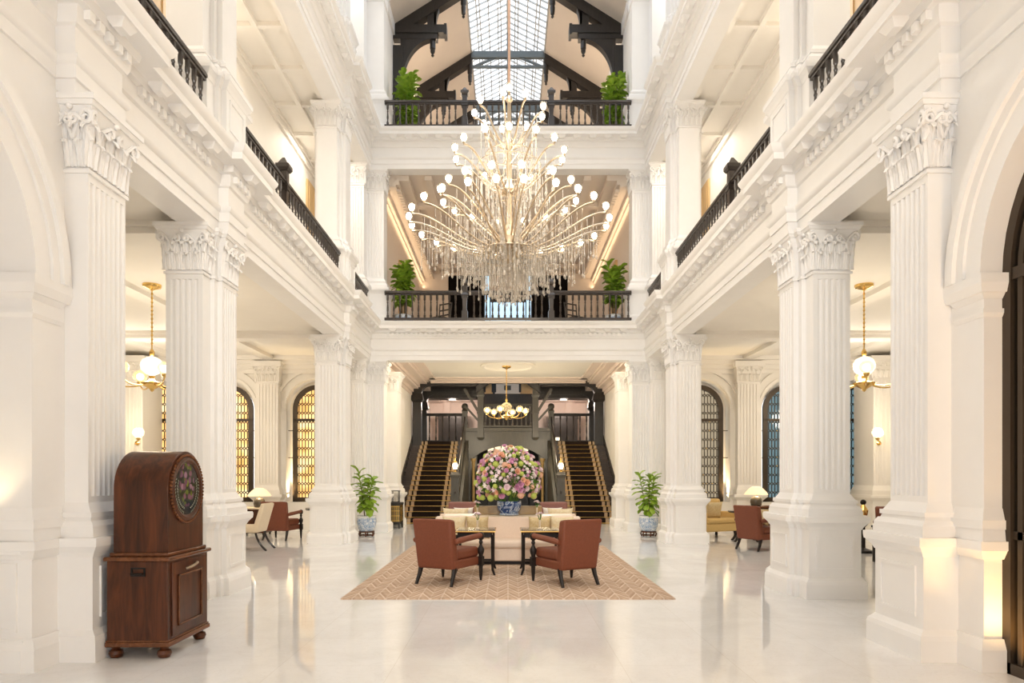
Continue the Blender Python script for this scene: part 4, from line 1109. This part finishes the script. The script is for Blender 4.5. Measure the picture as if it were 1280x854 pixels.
pillow('white cushion propped on the far right mauve armchair', (1.0, 15.38, .46), (.44,.34,.13), (.2,0,R_(-4)), WHITEF)

def side_table(label, loc, bud_label):
    t = thing('side_table', label, 'side table', loc)
    MB().box(-.30,-.37,.63,.30,.37,.665).build('table_top', simple('polished_dark_top', (.05,.035,.028), .08, coat=.6), t, bevel=.03, seg=4)
    mb = MB()
    for s in (-1, 1): mb.tube([(s*.30,-.37,.648),(s*.30,.37,.648)], .014, 8).tube([(-.30,s*.37,.648),(.30,s*.37,.648)], .014, 8)
    mb.build('brass_edge', BRASS, t)
    MB().box(-.26,-.33,.56,.26,.33,.63).build('apron', LEGW, t)
    for sx_ in (-1, 1):
        for sy in (-1, 1):
            MB().tube([(sx_*.265,sy*.335,.60),(sx_*.265,sy*.335,.2),(sx_*.27,sy*.34,.08),(sx_*.30,sy*.37,0)], [.024,.02,.02,.016], 8).build('leg', LEGW, t)
    MB().box(-.26,-.012,.17,.26,.012,.20).box(-.265,-.34,.17,-.245,.34,.20).box(.245,-.34,.17,.265,.34,.20).build('stretcher', LEGW, t)
    return t
side_table('dark side table with brass edge between left russet armchair and sofa', (-.50, 10.57, .015), '')
side_table('dark side table with brass edge between right russet armchair and sofa', (.50, 10.57, .015), '')

PINK = simple('pink_petal', (.80,.47,.66), .6, c2=(.70,.32,.52), nscale=20); PALEP = simple('pale_pink_petal', (.88,.72,.76), .6)
PEACH = simple('peach_petal', (.88,.54,.38), .6); WHITEP = simple('white_petal', (.90,.84,.80), .6); LIMEP = simple('lime_petal', (.66,.74,.20), .6, c2=(.48,.60,.10), nscale=30)
GREENF = simple('bouquet_leaf', (.12,.26,.035), .5, c2=(.05,.14,.015))
def rose_mb(R=.05):
    mb = MB()
    for ring_, (n, r0, h, op) in enumerate(((3,.25,.95,.05),(5,.5,.85,.35),(6,.8,.65,.75))):
        for k in range(n):
            a = 2*pi*k/n + ring_*.5; vs = []; fs = []
            for i in range(4):
                t = i/3; rr = R*(r0*.5 + r0*.5*t + op*.35*t*t); z = R*(h*1.25*t - .1)
                for j in (-1, -.33, .33, 1):
                    b = a + j*(pi/n)*1.15*(1 - .25*t*t*abs(j)); vs.append((rr*cos(b), rr*sin(b), z - R*.12*abs(j)*t))
            for i in range(3):
                for j in range(3): q = i*4+j; fs.append((q, q+1, q+5, q+4))
            mb.add(vs, fs)
    return mb.ball((0,0,R*.2), R*.35, 8, 5)
def hyd_mb(R=.07):
    mb = MB(); r = random.Random(2)
    for k in range(46):
        z = 1-1.5*(k+.5)/46; a = k*2.4; q = math.sqrt(1-z*z); c = Vector((q*cos(a), q*sin(a), z))
        M = Matrix.Translation(c*R*.86) @ c.to_track_quat('Z', 'Y').to_matrix().to_4x4(); s = R*.21
        st = len(mb.v)
        mb.add([(s,0,0),(0,s,0),(-s,0,0),(0,-s,0),(0,0,s*.5),(0,0,-s*.5)], [(0,1,4),(1,2,4),(2,3,4),(3,0,4),(1,0,5),(2,1,5),(3,2,5),(0,3,5)]).xf(M, st)
    return mb.ball((0,0,0), R*.8, 8, 6)
def lily_mb(R=.055):
    mb = MB()
    for k in range(6):
        a = k*pi/3; vs = []; fs = []
        for i in range(4):
            t = i/3; rr = R*(.15+.95*t); z = R*(.55*t-.35*t*t); w = R*.30*sin(pi*(.12+.8*t))
            for j in (-1, 0, 1): vs.append((rr*cos(a)-w*j*sin(a), rr*sin(a)+w*j*cos(a), z + .08*R*abs(j)))
        for i in range(3):
            for j in range(2): q = i*3+j; fs.append((q, q+1, q+4, q+3))
        mb.add(vs, fs)
    return mb.ball((0,0,R*.1), R*.14, 6, 4)
# big bowl and bouquet
vz = .795
t = thing('flower_bowl', 'deep blue and white china bowl on the console holding the big bouquet', 'bowl', (.02, 12.30, vz))
MB().lathe([(.165,0),(.175,.02),(.16,.04),(.20,.10),(.225,.20),(.215,.25),(.20,.25),(.20,.2)], n=32).build('bowl', CHINA_D, t)
MB().lathe([(.17,0),(.18,.012),(.18,.025),(.165,.035)], n=32).build('foot_ring', CHINA, t)
def bouquet(loc, RX=.60, RZ=.60):
    t = thing('bouquet', 'huge domed bouquet of pink, peach and lime flowers in the blue bowl', 'flowers', loc)
    r = random.Random(12)
    fo = MB()
    for k in range(420):
        z = r.uniform(-.42, .9); a = r.uniform(0, 2*pi); q = math.sqrt(max(0, 1-z*z)); d = Vector((q*cos(a), q*sin(a), z))
        p = Vector((d.x*RX, d.y*RX, d.z*RZ))*r.uniform(.55,.9)
        M = Matrix.Translation(p) @ d.to_track_quat('Y', 'Z').to_matrix().to_4x4() @ Matrix.Rotation(r.uniform(-1,1), 4, 'Y')
        L = r.uniform(.09,.16); st = len(fo.v)
        fo.add([(0,0,0),(L*.25,L*.45,.01),(0,L,0),(-L*.25,L*.45,.01),(0,L*.5,-.012)], [(0,1,4),(1,2,4),(2,3,4),(3,0,4)]).xf(M, st)
    for k in range(40):
        a = r.uniform(0, 2*pi); fo.tube([(.08*cos(a), .08*sin(a), -.50), (RX*.6*cos(a), RX*.6*sin(a), r.uniform(-.2,.3))], .006, 4)
    fo.build('foliage', GREENF, t)
    rose = {m.name: rose_mb().mesh('rose', m) for m in (PINK, PALEP, PEACH)}
    hyd = hyd_mb().mesh('hydrangea', LIMEP); lily = {m.name: lily_mb().mesh('lily', m) for m in (PALEP, WHITEP)}
    hydp = hyd_mb().mesh('hydrangea', PEACH)
    n = 460; pts = []
    for k in range(n):
        z = 1-1.55*(k+.5)/n; a = k*2.39996; q = math.sqrt(max(0, 1-z*z)); pts.append(Vector((q*cos(a), q*sin(a), z)))
    cnts = {'rose': 0, 'hydrangea': 0, 'lily': 0, 'carnation': 0}; carn = {m.name: hyd_mb().mesh('carnation', m) for m in (PINK, PALEP, PEACH, WHITEP)}
    for k, d in enumerate(pts):
        f = r.uniform(.86, 1.05); p = Vector((d.x*RX*f, d.y*RX*f, d.z*RZ*f)); x = r.random()
        e = (d + Vector((r.uniform(-.3,.3), r.uniform(-.3,.3), r.uniform(-.1,.4)))).to_track_quat('Z', 'Y').to_euler()
        if x < .27 and cnts['rose'] < 98: nm = 'rose'; me = rose[r.choice(['pink_petal', 'pink_petal', 'pale_pink_petal', 'peach_petal'])]; sc = r.uniform(.75,1.2)
        elif x < .47 and cnts['hydrangea'] < 98: nm = 'hydrangea'; me = hyd if r.random() < .8 else hydp; sc = r.uniform(.5,.95)
        elif x < .7 and cnts['lily'] < 99: nm = 'lily'; me = lily[r.choice(['pale_pink_petal', 'white_petal', 'pale_pink_petal'])]; sc = r.uniform(.6,.95)
        elif cnts['carnation'] < 99: nm = 'carnation'; me = carn[r.choice(['pink_petal', 'pale_pink_petal', 'peach_petal', 'white_petal'])]; sc = r.uniform(.35,.6)
        else: continue
        cnts[nm] += 1; inst(nm, me, t, p, e, sc)
bouquet((.0, 12.30, 1.43), .57, .58)
def bud(label, loc, seed, h=.14):
    r = random.Random(seed); t = thing('bud_vase', label, 'bud vase', loc)
    MB().lathe([(.035,0),(.038,.01),(.014,.03),(.014,.06),(.02,h),(.014,h)], n=12).build('vase', BRASS if False else CREAMF, t)
    g = MB(); me = lily_mb(.03).mesh('blossom', PALEP)
    for k in range(5):
        a = k*1.3; p = (.035*cos(a), .035*sin(a), h+.07+.03*r.random()); g.tube([(0,0,h-.02), p], .004, 4)
    g.build('stem', GREENF, t)
    for k in range(5):
        a = k*1.3; inst('blossom', me, t, (.04*cos(a), .04*sin(a), h+.08+.03*r.random()), (.6*sin(a), .6*cos(a), 0))
bud('slim pale bud vase with small blossoms on the left side table', (-.47, 10.5, .68), 1)
bud('slim pale bud vase with small blossoms on the right side table', (.49, 10.5, .68), 2)
bud('bud vase with white blossoms on the console, left of the bouquet', (-.55, 12.32, .79), 3)
bud('bud vase with white blossoms on the console, right of the bouquet', (.52, 12.32, .79), 4)

# ------------------------------------------------------------------ music cabinet at the left
t = thing('music_cabinet', 'tall mahogany music box cabinet with arched top and round glass, on left', 'cabinet', (-3.04, 5.965, 0))
# local x: -.26 (pier side) .. .26 (front); local y: -.385 .. .385
MB().box(-.25,-.37,.13,.25,.37,.80).build('body', MAHOG, t, bevel=.006)
MB().box(-.26,-.385,.095,.27,.385,.135).box(-.255,-.38,.135,.262,.38,.15).build('base_moulding', MAHOG_L, t, bevel=.01)
MB().box(-.27,-.395,.80,.28,.395,.835).build('top_moulding', MAHOG_L, t, bevel=.012, seg=3)
MB().box(-.24,-.35,.835,.25,.35,.865).build('ledge', MAHOG_L, t, bevel=.008)
for x in (-.2, .2):
    for y in (-.32, .32):
        MB().lathe([(.02,.0),(.045,.005),(.058,.035),(.05,.06),(.03,.07),(.04,.095)], (x,y,0), 14).build('foot', MAHOG, t)
d = MB().box(.25,-.31,.17,.262,.31,.78)
dr = d.build('door', MAHOG, t, bevel=.004)
mb = MB()
for a, b, c, e in ((-.22,.22,.24,.255),(-.22,.22,.655,.67),(-.22,-.205,.24,.67),(.205,.22,.24,.67)): mb.box(.262,a,c,.276,b,e)
mb.build('door_panel', MAHOG_L, dr, bevel=.003)
MB().tube(bez((.275,-.10,.705), (.33,-.08,.72), (.31,.08,.745), (.275,.10,.735)), .012, 8).build('handle', simple('aged_bronze', (.35,.27,.19), .35, metal=.8), dr)
mb = MB()
for z in (.675, .735): mb.box(-.05,-.377,z,.07,-.37,z+.012)
mb.box(-.05,-.378,.675,-.035,-.37,.747).box(.055,-.378,.675,.07,-.37,.747).tube([(-.04,-.40,.70),(.06,-.40,.70)], .007, 6)
mb.build('side_handle', simple('black_iron', (.015,.014,.013), .5, metal=.6), t)
hull = [(-.325,.865),(.325,.865)] + arc(0, 1.388, .325, .325, 0, 180, 30)
poly_wall(hull, 'x', -.22, .23).build('arched_case', MAHOG, t, bevel=.004, ang=.5)
mb = MB(); 
for k in range(60):
    a = 2*pi*k/60; mb.ball((.240, .291*cos(a), 1.388+.291*sin(a)), .0145, 6, 4)
mb.build('beaded_rim', MAHOG_L, t)
mb = MB(); n = 48
prof = [(.277,.228),(.275,.245),(.25,.252),(.228,.240),(.226,.228)]
for i in range(len(prof)): pass
vs = []; fs = []
for rr, x in prof:
    for k in range(n): a = 2*pi*k/n; vs.append((x, rr*cos(a), 1.388+rr*sin(a)))
for i in range(len(prof)-1):
    for k in range(n): fs.append((i*n+k, i*n+(k+1)%n, (i+1)*n+(k+1)%n, (i+1)*n+k))
MB().add(vs, fs).build('round_frame', MAHOG, t)
MB().prism([(.232*cos(2*pi*k/48), .232*sin(2*pi*k/48)) for k in range(48)], lambda u, w, q: (q, u, w), 0, .006).build('round_glass', DISC, t, loc=(.229, 0, 1.388))
mb = MB()
for sgn in (-1, 1):
    for k in range(13):
        a = -pi/2 + sgn*(.35 + k*.135)
        for q in (-.020, .016):
            rr = .198+q; c = Vector((.238, rr*cos(a), 1.388+rr*sin(a))); st = len(mb.v)
            mb.add([(0,-.016,0),(.002,0,.007),(0,.016,0),(.002,0,-.007)], [(0,1,2,3)]).xf(Matrix.Translation(c) @ Matrix.Rotation(a+pi/2+sgn*(.6 if q > 0 else -.6), 4, 'X'), st)
mb.build('leaf_wreath', simple('pale_green_enamel', (.26,.27,.20), .5), t)

# ------------------------------------------------------------------ side-room furniture
t = thing('dining_chair', 'cream upholstered chair with splayed dark legs beside the white pier', 'chair', (-5.25, 13.9, 0), R_(90))
mb = MB(); mb.add([(-.29,-.24,.36),(.29,-.24,.36),(.29,-.12,.36),(-.29,-.12,.36),(-.30,-.40,.94),(.30,-.40,.94),(.30,-.32,.95),(-.30,-.32,.95)], [(3,2,1,0),(4,5,6,7),(0,1,5,4),(1,2,6,5),(2,3,7,6),(3,0,4,7)])
mb.build('backrest', CREAMF, t, bevel=.03, seg=4)
MB().box(-.29,-.22,.36,.29,.33,.50).build('seat', CREAMF, t, bevel=.04, seg=4)
for x in (-.25, .25):
    MB().tube(bez((x,-.2,.38), (x,-.22,.25), (x,-.28,.12), (x*1.02,-.42,0)), .022, 8).build('leg', LEGW, t); MB().tube([(x,.28,.38),(x,.29,0)], [.026,.018], 8).build('leg', LEGW, t)
armchair('russet armchair seen from behind in the side room, under golden window', (-5.36, 16.15, 0), R_(-8))
armchair('russet armchair turned side-on in the right side room, gold cushion on it', (5.12, 13.9, 0), R_(-62), LEATHER)
armchair('russet armchair partly hidden behind the side-on armchair, right side room', (6.45, 15.3, 0), R_(100), LEATHER)
pillow('gold cushion on the side-on russet armchair in the right side room', (5.12, 13.86, .49), (.40,.36,.14), (.30,0,R_(-62)+pi), GOLDF)
def round_table(label, loc, h, r):
    t = thing('pedestal_table', label, 'round table', loc)
    MB().lathe([(r*.6,h-.05),(r*.97,h-.045),(r,h-.02),(r*.98,h),(.01,h)], n=32).build('table_top', simple('dark_polished_top', (.03,.022,.018), .12, coat=.5), t)
    MB().lathe([(.03,.22),(.06,.25),(.075,.32),(.04,.40),(.035,.5),(.06,.58),(.08,h-.05)], n=16).build('column', LEGW, t)
    for k in range(4):
        a = k*pi/2+.6; MB().tube(bez((.05*cos(a),.05*sin(a),.30), (.2*cos(a),.2*sin(a),.34), (.22*cos(a),.22*sin(a),.1), (.36*cos(a),.36*sin(a),.0)), [.035]*5+[.028]*4, 8).build('leg', LEGW, t)
    return t
round_table('dark round pedestal table beside the russet armchair under golden window', (-4.62, 17.0, 0), .70, .42)
round_table('dark round pedestal table in front of the mustard sofa', (5.45, 15.7, 0), .70, .38)
t = thing('flower_dish', 'low dish of green and yellow flowers on the round table under golden window', 'flowers', (-4.62, 17.0, .70))
MB().lathe([(.08,0),(.14,.04),(.16,.09),(.14,.09)], n=16).build('dish', WHITEF, t)
fo = MB(); r = random.Random(4)
for k in range(120):
    a = r.uniform(0, 6.28); q = r.uniform(0, .24); fo.ball((q*cos(a), q*sin(a), .1+.10*(1-(q/.25)**2)*r.uniform(.4,1)), .022, 5, 4)
fo.build('flower_heads', simple('yellow_green_petals', (.50,.46,.10), .7, c2=(.14,.26,.04), nscale=30), t)
t = thing('side_chest', 'small cream-topped chest under the lamp by golden window', 'chest', (-6.45, 17.4, 0))
MB().box(-.35,-.28,.06,.35,.28,.66).build('body', MAHOG, t, bevel=.008); MB().box(-.38,-.31,.66,.38,.31,.70).build('top', CREAMF, t, bevel=.008)
for x in (-.3, .3):
    for y in (-.23, .23): MB().lathe([(.02,0),(.035,.06)], (x,y,0), 8).build('foot', LEGW, t)
t = thing('side_chest', 'small dark chest under the lamp by blue-lit window', 'chest', (6.5, 17.3, 0))
MB().box(-.35,-.28,.06,.35,.28,.70).build('body', MAHOG, t, bevel=.008); MB().box(-.38,-.31,.70,.38,.31,.74).build('top', MAHOG_L, t, bevel=.008)
for x in (-.3, .3):
    for y in (-.23, .23): MB().lathe([(.02,0),(.035,.06)], (x,y,0), 8).build('foot', LEGW, t)
def lamp(label, loc):
    t = thing('table_lamp', label, 'table lamp', loc)
    MB().lathe([(.10,0),(.13,.02),(.145,.10),(.13,.18),(.09,.23),(.05,.25)], n=20).build('base', simple('smoky_glass_base', (.07,.06,.045), .2, coat=.2), t)
    MB().tube([(0,0,.26),(0,0,.36)], .015, 8).build('stem', BRASS, t)
    MB().lathe([(.29,.29),(.255,.35),(.17,.44),(.09,.49),(.08,.49),(.16,.435),(.245,.345),(.28,.29)], n=24, closed=True).build('lamp_shade', SHADE, t)
lamp('lit table lamp with domed cream shade, by the golden windows', (-6.3, 17.3, .70)); lamp('lit table lamp with domed cream shade, by the blue-lit window', (6.25, 17.2, .74))
t = thing('loveseat', 'mustard yellow loveseat beside the white pier in the right side room', 'sofa', (4.98, 16.75, 0), R_(180+28))
MB().box(-.55,-.32,.16,.55,.40,.36).build('base', YELLOWF, t, bevel=.04, seg=3); MB().box(-.50,-.2,.35,.50,.42,.48).build('seat_cushion', YELLOWF, t, bevel=.05, seg=4)
MB().box(-.56,-.42,.16,.56,-.22,.93).build('backrest', YELLOWF, t, bevel=.06, seg=4)
for s in (-1, 1): MB().box(s*.46,-.36,.16,s*.60,.38,.62).build('arm', YELLOWF, t, bevel=.04, seg=4)
for x in (-.48, .48):
    for y in (-.3, .32): MB().lathe([(.02,0),(.04,.03),(.03,.08),(.045,.16)], (x,y,0), 10).build('leg', LEGW, t)
pillow('mustard cushion leaning in the mustard loveseat', (4.98, 16.66, .47), (.46,.42,.15), (.25,0,R_(14)), GOLDF)
t = thing('side_table', 'black square table in the gap between the two right-hand white piers', 'side table', (6.75, 11.6, 0))
MB().box(-.4,-.35,.60,.4,.35,.64).build('table_top', LEGW, t, bevel=.008)
for x in (-.36, .36):
    for y in (-.31, .31): MB().box(x-.022,y-.022,0,x+.022,y+.022,.60).build('leg', LEGW, t)
MB().box(-.36,-.32,.14,.36,-.30,.17).box(-.36,.30,.14,.36,.32,.17).build('stretcher', LEGW, t)
armchair('dark russet armchair behind the black square table, between right-hand piers', (7.35, 12.9, 0), R_(160), LEATHER)
t = thing('brass_urn', 'slender brass urn with dark finial on a stand beside the right pier', 'urn', (6.92, 13.3, 0))
MB().lathe([(.16,0),(.16,.05),(.04,.1),(.035,.5),(.1,.58),(.11,.60)], n=16).build('stand', LEGW, t)
MB().lathe([(.05,.60),(.03,.64),(.08,.75),(.09,.83),(.05,.90),(.03,.94)], n=16).build('body', BRASS, t); MB().ball((0,0,.985), .055, 12, 8).build('finial', LEGW, t)
t = thing('console_cabinet', 'small dark lattice-fronted console by the left stair foot', 'cabinet', (-3.22, 19.6, 0))
MB().box(-.18,-.32,.68,.18,.32,.74).box(-.16,-.30,.12,.14,.30,.68).build('body', BLACKW, t, bevel=.006)
mb = MB()
for k in range(6): mb.box(-.15+k*.055,-.325,.2,-.13+k*.055,-.30,.66)
for z in (.22, .36, .5, .62): mb.box(-.16,-.325,z,.16,-.30,z+.02)
for k in range(9): mb.box(.14,-.28+k*.068,.2,.165,-.26+k*.068,.66)
for z in (.22, .36, .5, .62): mb.box(.14,-.3,z,.165,.3,z+.02)
mb.build('lattice', GOLDR, t)
for x in (-.14, .14):
    for y in (-.28, .28): MB().box(x-.025,y-.025,0,x+.025,y+.025,.7).build('leg', BLACKW, t)
t = thing('lantern', 'small glass lantern standing on the lattice console', 'lantern', (-3.22, 19.6, .74))
mb = MB()
for x in (-.09, .09):
    for y in (-.09, .09): mb.box(x-.008,y-.008,0,x+.008,y+.008,.32)
mb.box(-.11,-.11,0,.11,.11,.02).box(-.11,-.11,.32,.11,.11,.34).build('frame', LEGW, t)
MB().box(-.085,-.085,.02,.085,.085,.32).build('glass', CLEAR, t); MB().lathe([(.03,.02),(.03,.16)], n=10).build('candle', WHITEF, t)
# ------------------------------------------------------------------ lamps and added fill lights
def light(name, kind, loc, e, col=(1,.80,.55), size=.3, rot=None, spot=None, sy=None):
    l = bpy.data.lights.new(name, kind); l.energy = e; l.color = col
    if kind == 'AREA':
        l.size = size
        if sy: l.shape = 'RECTANGLE'; l.size_y = sy
    elif kind in ('POINT', 'SPOT'): l.shadow_soft_size = size
    if spot: l.spot_size = R_(spot); l.spot_blend = .6
    o = bpy.data.objects.new(name, l); COL.objects.link(o); o.location = loc
    if rot: o.rotation_euler = rot
    return o
WARM = (1, .89, .74)
AMB = (1, .78, .48)
AMB2 = (1, .86, .62)
for s in (-1, 1):
    light('side_room_lamp_and_fill', 'POINT', (s*6.05, 11.6, 3.3), 45, WARM, .3)
    light('side_room_lamp_and_fill', 'POINT', (s*7.7, 16.0, 3.6), 45, WARM, .3)  # added fill light, no fixture at this spot
    light('side_room_lamp_and_fill', 'POINT', (s*9.2, 15.0, 3.4), 42, WARM, .3)  # another added fill, farther out, without a fitting
    light('wall_lamp', 'POINT', (s*9.4, 17.25, 2.6), 18, WARM, .1)
    light('table_lamp_light', 'POINT', (s*6.28, 17.2, 1.12), 5, WARM, .1)
    # uplights at pier feet and window reveals
    for x in WX[:2]:
        light('reveal_uplight', 'SPOT', (s*(x+.74), 18.85, .86), 170, (1,.72,.38), .05, (pi, 0, 0), 60)
    for y in (4.0, 7.4, 12.2, 17):
        light('gallery_fill', 'AREA', (s*4.6, y, 9.74), 28, WARM, 1.1)  # added area fill under the gallery ceiling, no fitting modelled
        light('gallery_fill', 'AREA', (s*4.5, y, 14.8), 16, (1,.96,.9), 1.1)  # same kind of added fill for the top gallery
    light('landing_fill', 'POINT', (s*2.4, 29.5, 4.6), 85, (1,.80,.68), .15)  # added to brighten the landing, no lamp hangs here
    light('roof_fill', 'POINT', (s*2.7, 22.2, 12.6), 90, (1,.78,.56), .2)  # added point fill that lifts the roof plaster
    light('roof_fill', 'POINT', (s*2.7, 25.7, 12.6), 90, (1,.78,.56), .2)  # second added roof fill, farther back
    light('upper_hall_fill', 'POINT', (s*1.5, 21.0, 7.9), 18, (1,.76,.54), .25)  # added fill for the upper hall, no fitting here
    light('upper_hall_fill', 'POINT', (s*1.5, 24.6, 7.9), 18, (1,.76,.54), .25)  # its added counterpart in the rear half
    light('cove_strip', 'AREA', (s*3.40, 23.2, 9.05), 15, (1,.72,.44), .08, (0, pi-s*.5, 0), None, 8.4)
light('hall_pendant_light', 'POINT', (0, 22.4, 3.55), 22, AMB2, .3)
for s in (-1, 1): light('hall_beam_fill', 'POINT', (s*1.9, 19.0, 4.80), 50, AMB2, .06); light('stair_hall_fill', 'POINT', (s*1.25, 23.6, 2.75), 48, AMB2, .15)  # added fills: one pair hidden behind the beam, one before the arch
light('grille_uplight', 'SPOT', (3.74, 4.98, .10), 30, (1,.58,.20), .08, (pi+.05, 0, 0), 120)
light('entrance_lamp', 'POINT', (3.35, 2.0, 1.9), 85, (1,.60,.24), .3)
light('entrance_lamp', 'POINT', (-3.45, 2.6, 1.0), 12, (1,.78,.50), .3)
light('arch_uplight', 'SPOT', (-3.95, 5.05, 1.08), 8, (1,.76,.42), .04, (pi, 0, 0), 90)
light('chandelier_glow', 'POINT', (0.02, 11.9, 6.7), 170, (1,.90,.78), 1.2)
light('lobby_fill_spot', 'SPOT', (0, -1.8, 6.5), 1600, (1,.94,.85), .8, (R_(90-14), 0, 0), 52)  # added spot behind the viewer that brightens the pier fronts
